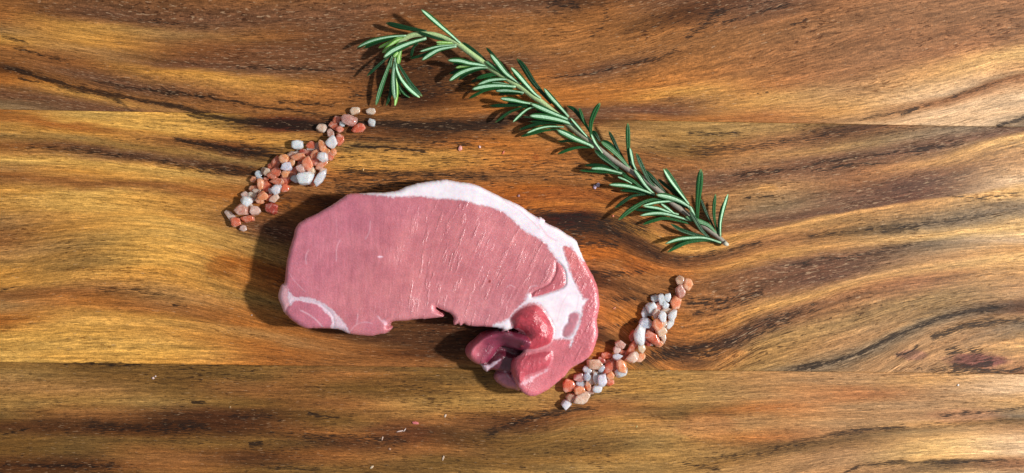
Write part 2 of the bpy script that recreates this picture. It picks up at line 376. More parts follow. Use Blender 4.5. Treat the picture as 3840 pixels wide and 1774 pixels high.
def wood_material():
    m = NT("oiled_wood"); c = m.attr("col"); gv = m.attr("gv", 'Vector'); pr = m.n('ShaderNodeSeparateXYZ'); m.l(m.attr("pr", 'Vector'), pr.inputs[0])
    wob = m.noise(m.vmath('MULTIPLY', gv, (.8, 3, 1)), 1, 2)
    sx = m.n('ShaderNodeSeparateXYZ'); m.l(gv, sx.inputs[0])
    vv = m.math('ADD', sx.outputs[1], m.math('MULTIPLY', m.math('SUBTRACT', wob, .5), .12))
    cb = m.n('ShaderNodeCombineXYZ'); m.l(sx.outputs[0], cb.inputs[0]); m.l(vv, cb.inputs[1]); m.l(sx.outputs[2], cb.inputs[2])
    g = cb.outputs[0]
    fib = m.noise(m.vmath('MULTIPLY', g, (1.5, 30, 1)), 1, 4, .62)
    fib2 = m.noise(m.vmath('MULTIPLY', g, (5.0, 44, 1)), 1, 3, .65)
    fac = m.math('ADD', m.math('MULTIPLY', m.math('SUBTRACT', fib, .5), 1.9), m.math('MULTIPLY', m.math('SUBTRACT', fib2, .5), 1.6))
    fib0 = m.noise(m.vmath('MULTIPLY', m.vmath('ADD', g, (2.2, 5.1, 9)), (.45, 11, 1)), 1, 3, .6)
    fac = m.math('ADD', fac, m.math('MULTIPLY', m.math('SUBTRACT', fib0, .5), 1.25))
    mul = m.math('POWER', 2.718, fac)
    sc = m.n('ShaderNodeVectorMath', operation='SCALE'); m.l(c, sc.inputs[0]); m.l(mul, sc.inputs['Scale'])
    col = sc.outputs[0]
    # soft dark streaks, broken up along the grain
    brk = m.noise(m.vmath('MULTIPLY', g, (3.0, 40, 1)), 1, 2, .6)
    sf = m.ramp(m.math('SUBTRACT', pr.outputs[2], m.ramp(brk, .32, .68, -.05, .85)), -.16, .36, 0, .92)
    col = m.mix(sf, col, lin((36, 25, 19)))
    # dark pores
    pn = m.noise(m.vmath('MULTIPLY', g, (3.0, 34, 1)), 1, 1.5, .5)
    pb = m.noise(m.vmath('MULTIPLY', g, (.35, 1.1, 1)), 1, 2, .5)
    th = m.math('SUBTRACT', .715, m.math('MULTIPLY', m.math('ADD', pr.outputs[0], m.math('MULTIPLY', m.math('SUBTRACT', pb, .5), 1.6)), .19))
    pore = m.ramp(pn, th, m.math('ADD', th, .045), 0, .85)
    lng = m.noise(m.vmath('MULTIPLY', m.vmath('ADD', g, (1.3, 9.1, 4)), (.55, 15, 1)), 1, 3, .6)
    col = m.mix(m.math('MULTIPLY', m.ramp(lng, .53, .67, 0, .65), m.ramp(pb, .40, .58, .25, 1)), col, m.mix(.35, lin((44, 28, 18)), c))
    pc = m.mix(m.ramp(pr.outputs[0], .32, .56), m.mix(1.0, c, (.42, .33, .26), 'MULTIPLY'), lin((34, 24, 20)))
    col = m.mix(pore, col, pc)
    ln2 = m.noise(m.vmath('MULTIPLY', m.vmath('ADD', g, (4.7, 2.2, 6)), (1.0, 30, 1)), 1, 2, .6)
    col = m.mix(m.math('MULTIPLY', m.ramp(ln2, .56, .66, 0, .6), m.ramp(pb, .62, .40, .2, 1)), col, m.mix(.4, lin((50, 32, 20)), c))
    # light flecks
    fn = m.noise(m.vmath('MULTIPLY', m.vmath('ADD', g, (7.3, 3.1, 2)), (3.6, 38, 1)), 1, 1.5, .5)
    th2 = m.math('SUBTRACT', .715, m.math('MULTIPLY', pr.outputs[1], .16))
    fl = m.ramp(fn, th2, m.math('ADD', th2, .045), 0, .6)
    col = m.mix(fl, col, m.mix(.35, lin((214, 178, 140)), c))
    grit = m.noise(m.vmath('MULTIPLY', g, (22, 26, 1)), 1, 2, .7)
    sc2 = m.n('ShaderNodeVectorMath', operation='SCALE'); m.l(col, sc2.inputs[0]); m.l(m.ramp(grit, .25, .75, .78, 1.24), sc2.inputs['Scale'])
    m.l(sc2.outputs[0], m.b.inputs['Base Color'])
    h = m.math('SUBTRACT', m.math('MULTIPLY', fib2, .5), m.math('ADD', pore, m.math('MULTIPLY', sf, .4)))
    h = m.math('ADD', h, m.math('MULTIPLY', grit, .25))
    bp = m.bump(h, .55, .00022); m.l(bp.outputs[0], m.b.inputs['Normal'])
    m.l(m.ramp(fib2, .3, .7, .46, .64), m.b.inputs['Roughness'])
    m.b.inputs['Specular IOR Level'].default_value = .16
    return m.m

WM = wood_material()
board = empty("wooden_board", (0, 0, -0.022))
tag(board, "brown oiled wooden board of three streaky planks under everything", "board")
gx = np.concatenate([np.arange(-1700, -40, 34), np.arange(-40, 3881, 4.0), np.arange(3910, 5600, 34)]).astype(float)
_lo = lambda x: -1200 + .0172 * x
def plank_parts():
    a = wood_plank("plank", TOP, lambda x: -60 + 0 * x, lambda x: seam1(x) - .15, gx, 3, WM, board)
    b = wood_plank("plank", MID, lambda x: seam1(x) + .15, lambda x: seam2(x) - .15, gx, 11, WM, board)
    c = wood_plank("plank", BOT, lambda x: seam2(x) + .15, lambda x: 1850 + 0 * x, gx, 23, WM, board)
    for o in (a, b, c): o.location = (0, 0, 0.022)
plank_parts()

# ------------------------------------------------------------------ pork chop
T = 0.0168
def A(*q): return [(1040 + a * .546, 640 + b * .546) for a, b in q]
def B(*q): return [(1640 + a * .5464, 640 + b * .5464) for a, b in q]
def Cc(*q): return [(1700 + a * .353, 1100 + b * .353) for a, b in q]
BODY = [(1310,727),(1368,725),(1444,722),(1493,714),(1531,697),(1586,684),(1641,677),(1668,674),(1711,681),(1777,692),(1820,711),(1886,744),
 (1946,771),(2001,809),(2017,817),(2026,815),(2042,826),(2043,836),(2094,859),(2121,878),(2159,902),(2173,935),(2192,979),(2219,1028),(2238,1072),(2247,1121),(2245,1165),
 (2238,1203),(2243,1247),(2238,1277),(2219,1326),(2194,1351),(2141,1382),(2117,1411),(2071,1449),(2039,1471),(2004,1485),(1979,1483),(1954,1467),(1935,1440),
 (1925,1400),(1928,1350),(1960,1318),(1975,1290),(1968,1258),(1935,1236),(1926,1231),(1898,1238),(1877,1232),(1852,1227),(1788,1224),(1753,1220),(1738,1214),(1727,1221),(1718,1214),(1702,1218),
 (1700,1190),(1680,1172),(1655,1160),(1632,1152),(1640,1168),(1658,1178),(1657,1189),(1613,1194),(1559,1197),(1520,1202),(1466,1208),(1452,1227),(1460,1235),(1444,1249),(1417,1254),
 (1379,1260),(1308,1251),(1280,1238),(1242,1232),(1193,1230),(1144,1229),(1100,1205),(1067,1172),(1056,1148),(1043,1110),(1056,1069),(1067,1060),(1073,1000),(1081,951),
 (1097,897),(1114,845),(1149,820),(1204,793),(1258,760),(1286,741)]
FAT = A((560,150),(620,162),(750,177),(850,180),(950,175),(1100,190),(1282,205)) + B((270,235),(370,250),(470,300),(540,360),(620,430),(680,455),(740,500),(790,570),
 (830,630),(870,690),(880,780),(850,808),(780,833),(700,858),(650,868),(625,840),(600,890),(550,945),(490,1010),(440,1040),(395,1050),(380,1080),(430,1100),(520,1100),(560,1110)) + Cc(
 (640,380),(600,270),(640,200),(740,130),(850,100),(920,120),(980,190),(1040,290),(1075,380),(1078,492),(1160,480),(1210,490),(1250,500),(1240,575),(1290,450),(1340,330),(1362,250),
 (1372,150),(1405,95),(1425,65),(1372,62)) + B((1000,870),(960,800),(920,720),(890,620),(862,540),(880,515),(920,530),(960,570),(1000,622),(1040,600),(1000,440),(700,200),(400,20),(100,-20)) + A((900,20),(600,100))
ISLE = Cc((1230,230),(1290,200),(1340,230),(1330,300),(1290,380),(1260,440),(1200,470),(1160,440),(1175,360),(1215,310))
TRI = B((820,625),(870,680),(880,770),(850,805),(780,832),(700,858),(650,862),(665,828),(760,780),(790,740),(812,690))
SIDE = B((862,540),(880,515),(920,530),(960,570),(1000,622),(1300,700),(1300,1300)) + [(2300,1560),(1900,1560)] + Cc((560,760),(640,700),(700,640),(860,612),(1000,575),(1078,492),(1160,480),(1210,490),(1250,500),(1240,575),(1290,450),(1340,330),(1362,250),
 (1372,150),(1405,95),(1425,65),(1372,62)) + B((1000,870),(960,800),(920,720),(890,620))
CORNER = A((95,905),(130,885),(200,893),(270,905),(340,950),(385,1010),(370,1100),(190,1100),(60,990))
NUBFAT = A((-10,760),(50,765),(75,830),(110,870),(95,905),(60,990),(-20,990))
SEAMFAT = A((75,815),(110,862),(200,868),(285,893),(350,935),(410,985),(470,1060),(500,1125),(430,1115),(365,1090),(372,1030),(330,975),(268,918),(200,905),(125,893),(90,930),(75,870))
BULGE = Cc((598,275),(640,200),(740,130),(850,98),(925,118),(985,190),(1045,290),(1078,385),(1070,470),(1050,530),(980,575),(860,612),(760,605),(690,575),(700,500),(755,440),(700,395),(640,370))
ROLL = Cc((300,430),(440,396),(560,402),(680,420),(790,440),(860,520),(850,600),(740,612),(620,585),(530,560),(470,590),(420,670),(350,740),(270,755),(190,715),(140,660),(133,600),(160,550),(220,500))
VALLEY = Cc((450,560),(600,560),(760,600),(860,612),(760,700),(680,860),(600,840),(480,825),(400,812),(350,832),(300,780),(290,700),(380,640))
FRONT = Cc((610,760),(640,690),(720,640),(830,612),(980,585),(1060,600),(1070,690),(1020,790),(900,850),(780,900),(750,960),(700,985),(650,930),(615,850))
TONGUE = Cc((437,890),(470,825),(560,815),(640,860),(720,960),(800,1010),(850,1060),(720,1042),(640,1012),(570,1002),(480,952))
WHITEBIT = Cc((285,755),(350,765),(440,725),(515,695),(470,740),(400,790),(372,812),(350,836),(318,800))
FATVEIN = Cc((720,960),(760,930),(840,880),(960,830),(1040,790),(960,850),(880,900),(800,960),(740,975))

def chop():
    st = 2.6
    xs = np.arange(1030, 2262, st); ys = np.arange(660, 1500, st); X, Y = np.meshgrid(xs, ys)
    body = catmull(BODY, 5, True)
    jag = fbm(body[:, 0] / 9, body[:, 1] / 9, 5, 2); body = body + np.stack([jag * 1.6, np.roll(jag, 7) * 1.6], -1)
    lobes = {'body': body}
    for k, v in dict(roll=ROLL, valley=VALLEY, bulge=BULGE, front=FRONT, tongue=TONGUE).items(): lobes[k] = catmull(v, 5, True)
    sd = {k: sdf(X, Y, v) for k, v in lobes.items()}
    def dome(d, r):  # 0 at the edge -> 1 at distance r
        q = np.clip(d / r, 0, 1); return np.sqrt(np.clip(1 - (1 - q) ** 2, 0, 1))
    cm = 0.01
    zb = T * (.86 + .14 * dome(sd['body'], 20)) + .0006 * fbm(X / 160, Y / 160, 4, 2)
    # fibre coordinate on the lean meat: lines lean over towards the right-hand end
    kx = .02 + .50 * sstep(1350, 1950, X); wv = X + kx * (Y - 960)
    # body slopes down towards the folded end
    low = sstep(1290, 1480, Y) * sstep(1850, 2100, X) ; zb = zb - .0030 * low
    edge_fat = sdf(X, Y, catmull(FAT, 4, True))
    zb = zb + .00015 * sstep(-6, 10, edge_fat)              # fat stands a little proud
    H_ = {'body': np.where(sd['body'] > -2.2 * st, zb, -1)}
    def lobe(k, base, top, r, extra=0): H_[k] = np.where(sd[k] > -2.2 * st, base + (top - base) * dome(sd[k], r) + extra, -1)
    lobe('bulge', .0130, .0205, 62)
    # roll: ridge along its length, dipping towards the valley
    rid = catmull(Cc((800,520),(700,480),(560,450),(440,440),(340,480),(230,570),(190,640)), 6); dr, tr = seg_dist(X, Y, rid, False)
    lobe('roll', .0085, .0125, 30, .0050 * sstep(1850, 1975, X) + .0030 * np.exp(-(dr / 17) ** 2) * (1 - .2 * tr))
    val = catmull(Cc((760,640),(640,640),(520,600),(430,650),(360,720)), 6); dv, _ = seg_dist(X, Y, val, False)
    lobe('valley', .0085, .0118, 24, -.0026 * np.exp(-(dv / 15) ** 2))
    lobe('front', .0115, .0182, 40)
    lobe('tongue', .0035, .0080, 22)
    names = ['body', 'roll', 'valley', 'bulge', 'front', 'tongue']
    HS = np.array([H_[n] for n in names]); Z = HS.max(0); which = HS.argmax(0)
    SDS = np.array([sd[n] for n in names]); HI = np.where(SDS > 0, HS, -1); anyin = HI.max(0) > -1; sm = .0007 * np.log(np.exp((HI - HI.max(0)) / .0007).sum(0)); Z = np.where(anyin, HI.max(0) + sm, Z); which = np.where(anyin, HI.argmax(0), which); Z = np.maximum(Z, .001)
    sall = np.max([sd[n] for n in names], axis=0)
    # creases and wrinkles in the surface
    lean = sstep(-4, 4, -edge_fat)
    zz = np.zeros(X.shape)
    fib = vnoise(wv / 9, Y / 70, 21); fib2 = vnoise(wv / 4.2, Y / 34, 22)
    zz += (.00003 * fib + 0 * fib2) * lean
    # deeper furrows of the fibre bundles
    for k in range(26):
        rr = random.Random(100 + k); w0 = rr.uniform(1180, 2060); yc = rr.uniform(820, 1140); ln = rr.uniform(60, 190)
        dd = wv - w0 - 9 * vnoise(Y / 60, 0 * Y + k, 9); env = np.exp(-((Y - yc) / ln) ** 2) * sstep(1100, 1600, X + 150)
        zz += -.00005 * np.exp(-(dd / 6.5) ** 2) * env * lean + .00002 * np.exp(-((dd + 8) / 7) ** 2) * env * lean
    fr = sstep(-2, 14, sd['front'])
    wr = np.abs(vnoise((X + .35 * Y) / 9, (Y - .2 * X) / 22, 61)); zz += .00022 * (wr - .3) * fr
    bl = sstep(0, 12, sd['bulge']); rr_ = np.hypot(X - 1968, Y - 1255); an = np.arctan2(Y - 1255, X - 1968)
    zz += .00010 * vnoise(rr_ / 5, an * 5, 71) * bl
    zz += .00003 * fbm(X / 14, Y / 14, 81, 2) * (1 - lean) + .00009 * fbm(X / 9, Y / 11, 83, 2) * sstep(2100, 2160, X) * lean
    zz *= sstep(0, 10, sall)
    # furrow where two muscles meet the fat (right strip, island, triangle, corner)
    for poly, dep in ((ISLE, .0002), (TRI, .0005), (CORNER, .0002)):
        q = sdf(X, Y, catmull(poly, 4, True)); zz += dep * np.exp(-(q / 5) ** 2) * -1
    Z = Z + zz
    # colour ---------------------------------------------------------------
    C = np.zeros(X.shape + (3,)); n1 = fbm(X / 60, Y / 60, 7, 3); n2 = fbm(wv / 16, Y / 60, 8, 2)
    leanc = lin((208, 126, 133)) * np.ones(C.shape)
    lv = sstep(1600, 1100, X + .6 * (Y - 950))[..., None]; leanc = leanc * (1 - lv) + lin((204, 122, 138)) * lv
    rt = (sstep(1700, 1900, X) * sstep(1080, 900, Y))[..., None] * .5; leanc = leanc * (1 - rt) + lin((212, 130, 138)) * rt
    lw = (sstep(1040, 1200, Y) * sstep(1200, 1700, X))[..., None] * .6; leanc = leanc * (1 - lw) + lin((216, 142, 150)) * lw
    leanc = leanc * np.exp((.18 * n1 + .06 * n2)[..., None] * np.array([.8, 1.25, .9]))
    C[:] = leanc
    dark = lin((196, 112, 134))
    for cx, cy, rx, ry, s in ((1390, 1220, 40, 30, .5), (1320, 830, 90, 60, .25), (1560, 780, 160, 60, .25)):
        w = (s * np.exp(-((X - cx) / rx) ** 2 - ((Y - cy) / ry) ** 2))[..., None]; C = C * (1 - w) + dark * w
    def paint(poly, colr, soft=2.5, s=1.0, nz=3.0, sm=4):
        nonlocal C
        q = sdf(X, Y, catmull(poly, sm, True)) + nz * fbm(X / 7, Y / 7, 91, 2)
        w = (s * sstep(-soft, soft, q))[..., None]
        cc = (lin(colr) if not isinstance(colr, np.ndarray) else colr)
        C = C * (1 - w) + cc * w; return q
    sidec = lin((212, 118, 128)) * np.exp(.16 * fbm(X / 22, Y / 30, 12, 3))[..., None]
    topred = sstep(1110, 960, Y)[..., None] * .6; sidec = sidec * (1 - topred) + lin((218, 124, 120)) * topred
    paint(SIDE, sidec)
    fatc = lin((248, 234, 243)) * np.exp(.03 * fbm(X / 45, Y / 45, 14, 3))[..., None]
    pk = (.18 * sstep(.15, .6, fbm(X / 60 + 3, Y / 40, 15, 2)))[..., None]; fatc = fatc * (1 - pk) + lin((232, 194, 206)) * pk
    # fat only counts inside the body lobe
    paint(FAT, fatc, 6.0, nz=5.0)
    for ln_, w_, s_ in ((B((470,215),(560,270),(640,340),(700,400)), 3, .35), (B((700,370),(760,450),(820,480)), 4, .35), (Cc((1220,0),(1150,120),(1100,300)), 2, .3), (Cc((1330,20),(1320,120),(1290,200)), 2, .25)):
        d_, _ = seg_dist(X, Y, catmull(ln_, 4), False); w = (s_ * np.exp(-(d_ / w_) ** 2))[..., None]; C = C * (1 - w) + lin((214, 160, 170)) * w
    paint(ISLE, lin((190, 110, 124)) * np.exp(.22 * fbm(X / 8, Y / 12, 16, 2))[..., None], 7, .9)
    paint(TRI, lin((200, 106, 116)) * np.exp(.15 * fbm(X / 14, Y / 14, 17, 2))[..., None], 2.5)
    paint(NUBFAT, (222, 172, 180), 6, .85)
    paint(CORNER, lin((206, 122, 140)) * np.exp(.15 * n1)[..., None], 4)
    paint(SEAMFAT, (230, 204, 216), 3, .9, 4)
    for ln_, w_, s_ in ((A((160,960),(210,985),(260,1020),(310,1070)), 3.0, .8), (A((545,1055),(550,1020),(552,985)), 2.0, .6), (A((500,1105),(540,1060),(600,1040),(650,1050)), 2.0, .5),
                        (A((690,1000),(715,1030),(745,1060)), 3.5, .8), (A((730,1030),(750,1050)), 5, .9), (A((80,700),(120,760),(190,830)), 1.6, .45), (A((215,545),(195,590),(200,640)), 2.4, .6),
                        (A((430,480),(408,530),(405,620)), 2.0, .6), (A((640,345),(632,420),(605,470)), 2.0, .6), (A((405,330),(412,440)), 1.4, .4), (B((480,800),(500,785),(530,800)), 2.2, .6), (B((600,880),(640,800),(680,790)), 2.6, .6)):
        d_, _ = seg_dist(X, Y, catmull(ln_, 4), False); w = (.7 * s_ * np.exp(-(d_ / w_) ** 2))[..., None]; C = C * (1 - w) + lin((236, 200, 212)) * w
    # little flecks on the lean
    for (cx, cy, rx, ry, cc) in ((1426, 963, 11, 4, (238, 205, 220)), (1836, 1055, 5, 6, (150, 60, 60))):
        w = np.clip(1.4 - ((X - cx) / rx) ** 2 - ((Y - cy) / ry) ** 2, 0, 1)[..., None]; C = C * (1 - w) + lin(cc) * w
    # lobes of the folded tip
    wl = {n: (which == i)[..., None] for i, n in enumerate(names)}
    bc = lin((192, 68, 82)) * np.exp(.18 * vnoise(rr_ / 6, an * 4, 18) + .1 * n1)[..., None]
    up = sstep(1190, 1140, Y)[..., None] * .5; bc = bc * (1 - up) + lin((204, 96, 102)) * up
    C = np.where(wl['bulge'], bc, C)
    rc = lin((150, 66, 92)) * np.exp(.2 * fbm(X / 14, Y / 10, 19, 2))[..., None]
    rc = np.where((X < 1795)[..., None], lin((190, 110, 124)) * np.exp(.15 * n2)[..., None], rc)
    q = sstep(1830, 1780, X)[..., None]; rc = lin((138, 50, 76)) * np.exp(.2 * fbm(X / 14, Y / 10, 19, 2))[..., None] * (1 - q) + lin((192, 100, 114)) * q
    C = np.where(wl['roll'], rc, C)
    C = np.where(wl['valley'], lin((104, 34, 54)) * np.exp(.3 * fbm(X / 10, Y / 10, 20, 2))[..., None], C)  # shade of the shallow hollow is painted into its dark red
    C = np.where(wl['front'], lin((196, 84, 97)) * np.exp(.16 * fbm(X / 9, Y / 12, 24, 3))[..., None], C)
    C = np.where(wl['tongue'], lin((196, 116, 134)) * np.exp(.2 * fbm(X / 14, Y / 14, 25, 2))[..., None], C)
    paint(WHITEBIT, (214, 186, 200), 2.5, .9); paint(FATVEIN, (232, 190, 200), 4, .8, 6)
    paint(Cc((540,830),(570,840),(600,890),(605,910),(575,890)), (222, 190, 200), 3, .8, 4)
    # objects -------------------------------------------------------------
    keepv = sall > -st * 1.45
    f_keep = keepv[:-1, :-1] & keepv[1:, :-1] & keepv[1:, 1:] & keepv[:-1, 1:]
    cen = .25 * (sall[:-1, :-1] + sall[1:, :-1] + sall[1:, 1:] + sall[:-1, 1:]); f_keep &= cen > -st * .35
    # pull outside verts onto the outline
    out = keepv & (sall < 0)
    gxx, gyy = np.gradient(sall, st, axis=1), np.gradient(sall, st, axis=0); gn = np.hypot(gxx, gyy) + 1e-9
    mv = np.clip(-sall, 0, st * 1.5); gn2 = np.maximum(gn, .5); Xs = np.where(out, X + mv * gxx / gn2, X); Ys = np.where(out, Y + mv * gyy / gn2, Y)
    wx, wy, wz = P(Xs, Ys, Z); V = np.stack([wx, wy, wz], -1)
    # smooth normals of the complete surface
    du = np.gradient(V, axis=1); dv = np.gradient(V, axis=0); N = np.cross(dv, du); N /= np.linalg.norm(N, axis=-1, keepdims=True) + 1e-12
    N = np.where((N[..., 2:] < 0), -N, N)
    qF = sdf(X, Y, catmull(FAT, 4, True)); qI = sdf(X, Y, catmull(ISLE, 4, True)); qS = sdf(X, Y, catmull(SIDE, 4, True)); qT = sdf(X, Y, catmull(TRI, 4, True)); qC = sdf(X, Y, catmull(CORNER, 4, True)); qE = sdf(X, Y, catmull(SEAMFAT, 4, True))
    region = np.zeros(X.shape, int)                       # 0 lean
    bodyw = which == 0
    region[bodyw & (qS > 0)] = 2; region[bodyw & (qF > 0)] = 1; region[bodyw & (qI > 0)] = 3; region[bodyw & (qT > 0)] = 4
    region[bodyw & (qC > 0)] = 5; region[bodyw & (qE > 0) & (qC <= 0)] = 6
    region[which == 3] = 7; region[(which == 1)] = 8; region[which == 2] = 9; region[which == 4] = 10; region[which == 5] = 11
    root = empty("pork_chop", (0.005, -0.012, 0))
    tag(root, "raw pink boneless pork chop with white fat cap and a folded red tip", "meat")
    names_ = ["lean_muscle", "fat_cap", "side_muscle", "muscle_island", "muscle_wedge", "corner_muscle", "fat_seam", "folded_tip", "rolled_flap", "fold_hollow", "front_fold", "thin_flap"]
    labs = [None, "thick white fat along the upper right rim", "red muscle strip outside the fat", "small mauve muscle spot in the fat", None, "small pink muscle at the lower left corner", None,
            "dark red rounded muscle bulge", "purple rolled flap over the notch", None, "glossy wrinkled red fold", "thin low flap at the bottom"]
    freg = region[:-1, :-1]
    idx = np.arange(X.size).reshape(X.shape)
    quads = np.stack([idx[:-1, :-1], idx[1:, :-1], idx[1:, 1:], idx[:-1, 1:]], -1)
    Vf = V.reshape(-1, 3); Cf = C.reshape(-1, 3); Nf = N.reshape(-1, 3); wvf = np.stack([wv / 100, Y / 100, lean], -1).reshape(-1, 3)
    # boundary edges of the complete sheet
    qa = quads[f_keep]; e = np.concatenate([qa[:, [0, 1]], qa[:, [1, 2]], qa[:, [2, 3]], qa[:, [3, 0]]]); fr_ = np.tile(freg[f_keep], 4)
    key = np.minimum(e[:, 0], e[:, 1]).astype(np.int64) * X.size + np.maximum(e[:, 0], e[:, 1])
    _, inv, cnt = np.unique(key, return_inverse=True, return_counts=True); bd = cnt[inv] == 1
    be, br = e[bd], fr_[bd]
    # tilt the rim normals outwards so that the edge reads as rounded
    cx_, cy_ = gxx.reshape(-1) / gn.reshape(-1), gyy.reshape(-1) / gn.reshape(-1)
    for r, nm in enumerate(names_):
        q = quads[f_keep & (freg == r)]
        if len(q) == 0: continue
        ebr = be[br == r]; used = np.unique(np.concatenate([q.ravel(), ebr.ravel()])); mp = np.full(X.size, -1); mp[used] = np.arange(len(used))
        VV = Vf[used]; CC = Cf[used]; AA = wvf[used]; NN = Nf[used]; F = mp[q]
        if len(ebr):
            top = np.unique(ebr); rings = 3; base = len(VV); m2 = {int(v): i for i, v in enumerate(top)}
            tv = Vf[top]; ox = -cx_[top]; oy = cy_[top]
            fl_ = [(.62, .0004), (.25, .0002), (0.0, -.0006)]
            allr = []
            for k, (hz, of) in enumerate(fl_):
                rv = tv.copy(); rv[:, 2] = tv[:, 2] * hz + .00005; rv[:, 0] += ox * of; rv[:, 1] += oy * of; allr.append(rv)
            VV = np.concatenate([VV] + allr)
            skc = Cf[top] * .92; CC = np.concatenate([CC] + [skc] * 3); AA = np.concatenate([AA] + [wvf[top]] * 3)
            on = np.stack([ox, oy, np.full(len(top), .15)], -1); on /= np.linalg.norm(on, axis=1, keepdims=True)
            NN = np.concatenate([NN] + [on] * 3)
            ia = np.array([m2[int(v)] for v in ebr[:, 0]]); ib = np.array([m2[int(v)] for v in ebr[:, 1]]); n = len(top)
            prev_a, prev_b = mp[ebr[:, 0]], mp[ebr[:, 1]]
            for k in range(3):
                ca, cb = base + k * n + ia, base + k * n + ib
                F = np.concatenate([F, np.stack([prev_b, prev_a, ca, cb], -1)]); prev_a, prev_b = ca, cb
        VV = VV - np.array(root.location)
        o = mesh_np(nm, VV, F, MEAT, True, np.clip(CC, .003, .95), {"fb": AA}, root)
        o.data.normals_split_custom_set_from_vertices([tuple(v) for v in NN])
        if labs[r]: o['label'] = labs[r]
    return root

def meat_material():
    m = NT("raw_meat"); c = m.attr("col"); fb = m.attr("fb", 'Vector')
    sx = m.n('ShaderNodeSeparateXYZ'); m.l(fb, sx.inputs[0]); lean = sx.outputs[2]
    cb = m.n('ShaderNodeCombineXYZ'); m.l(sx.outputs[0], cb.inputs[0]); m.l(sx.outputs[1], cb.inputs[1]); g = cb.outputs[0]
    oc = m.vmath('MULTIPLY', m.coord(), (8000, 8000, 8000))
    fine = m.noise(oc, .16, 3, .65); mid = m.noise(oc, .04, 2, .5)
    streak = m.noise(m.vmath('MULTIPLY', g, (11, 3.4, 1)), 1, 4, .7)
    patch = m.noise(m.vmath('MULTIPLY', g, (1.3, .8, 1)), 1, 2, .5)
    th = m.math('SUBTRACT', .78, m.math('MULTIPLY', m.ramp(patch, .45, .65), .11))
    marb = m.math('MULTIPLY', m.math('MULTIPLY', m.ramp(streak, th, m.math('ADD', th, .08), 0, .30), m.ramp(m.noise(g, .35, 2), .4, .62, .2, 1)), lean)
    col = m.mix(marb, c, lin((232, 176, 192)))
    sc = m.n('ShaderNodeVectorMath', operation='SCALE'); m.l(col, sc.inputs[0])
    k = m.math('ADD', m.math('MULTIPLY', m.ramp(fine, .25, .75, -.08, .08), m.math('ADD', .2, m.math('MULTIPLY', lean, .8))), m.ramp(mid, .25, .75, .95, 1.05)); m.l(k, sc.inputs['Scale'])
    m.l(sc.outputs[0], m.b.inputs['Base Color'])
    m.b.inputs['Subsurface Weight'].default_value = .35
    m.b.inputs['Subsurface Radius'].default_value = (.0018, .0007, .0005); m.b.inputs['Subsurface Scale'].default_value = 1.0
    m.b.inputs['Subsurface Anisotropy'].default_value = .4
    glint = m.math('MULTIPLY', m.noise(m.vmath('MULTIPLY', g, (20, 16, 1)), 1, 3, .7), m.math('MULTIPLY', m.ramp(m.noise(m.vmath('MULTIPLY', g, (4.2, 1.0, 1)), 1, 3, .6), .54, .68), lean))
    h = m.math('ADD', m.math('MULTIPLY', fine, m.math('ADD', .12, m.math('MULTIPLY', lean, .38))), m.math('MULTIPLY', m.math('MULTIPLY', streak, lean), .15))
    h = m.math('ADD', h, m.math('MULTIPLY', m.math('MULTIPLY', glint, 1.2), m.ramp(sx.outputs[0], 14, 16.5, .25, 1)))
    h = m.math('ADD', h, m.math('MULTIPLY', m.noise(oc, .34, 2, .6), m.math('ADD', .06, m.math('MULTIPLY', lean, .3))))
    bp = m.bump(h, .8, .00034); m.l(bp.outputs[0], m.b.inputs['Normal'])
    m.l(m.ramp(mid, .3, .7, .30, .46), m.b.inputs['Roughness'])
    m.b.inputs['Specular IOR Level'].default_value = .5
    m.b.inputs['Coat Weight'].default_value = .8; m.b.inputs['Coat Roughness'].default_value = .2; m.l(bp.outputs[0], m.b.inputs['Coat Normal'])
    return m.m
MEAT = meat_material()
chop()

# ------------------------------------------------------------------ rosemary sprig
def plant_material(name, rough, bumps, spec=.35):
    m = NT(name); c = m.attr("col"); oc = m.vmath('MULTIPLY', m.coord(), (8000, 8000, 8000))
    n = m.noise(oc, .22, 2, .6); n2 = m.noise(oc, .5, 1, .5)
    sc = m.n('ShaderNodeVectorMath', operation='SCALE'); m.l(c, sc.inputs[0]); m.l(m.ramp(n, .25, .75, .78, 1.22), sc.inputs['Scale'])
    m.l(sc.outputs[0], m.b.inputs['Base Color']); m.b.inputs['Roughness'].default_value = rough
    m.b.inputs['Specular IOR Level'].default_value = spec
    bp = m.bump(m.math('ADD', n, n2), bumps, .0002); m.l(bp.outputs[0], m.b.inputs['Normal'])
    return m.m
LEAFM = plant_material("rosemary_leaf", .42, .5); STEMM = plant_material("rosemary_stem", .6, .6, .25)
STEM = [(2722,914,.30),(2692,888,.32),(2647,854,.40),(2601,820,.46),(2556,788,.52),(2515,757,.58),(2477,722,.64),(2442,693,.68),(2406,668,.72),(2371,645,.76),(2336,622,.8),(2300,600,.85),(2262,570,.9),
        (2210,530,.95),(2160,490,1.0),(2100,440,1.05),(2036,387,1.1),(2000,362,1.15),(1970,339,1.2),(1935,316,1.22),(1905,298,1.24),(1873,278,1.26),(1829,248,1.28),(1794,222,1.3),(1759,196,1.3),(1727,172,1.3),
        (1706,158,1.3),(1670,143,1.3),(1618,129,1.3),(1565,129,1.25),(1532,137,1.2),(1503,155,1.1),(1489,180,1.0),(1485,205,.9)]
SA = np.array(STEM, float)
ZS = .62
def stem_z(x, y):
    d, t = seg_dist(np.array([x], float), np.array([y], float), SA[:, :2], False); f = t[0] * (len(SA) - 1)
    return max(.2, ZS * float(np.interp(f, np.arange(len(SA)), SA[:, 2])))
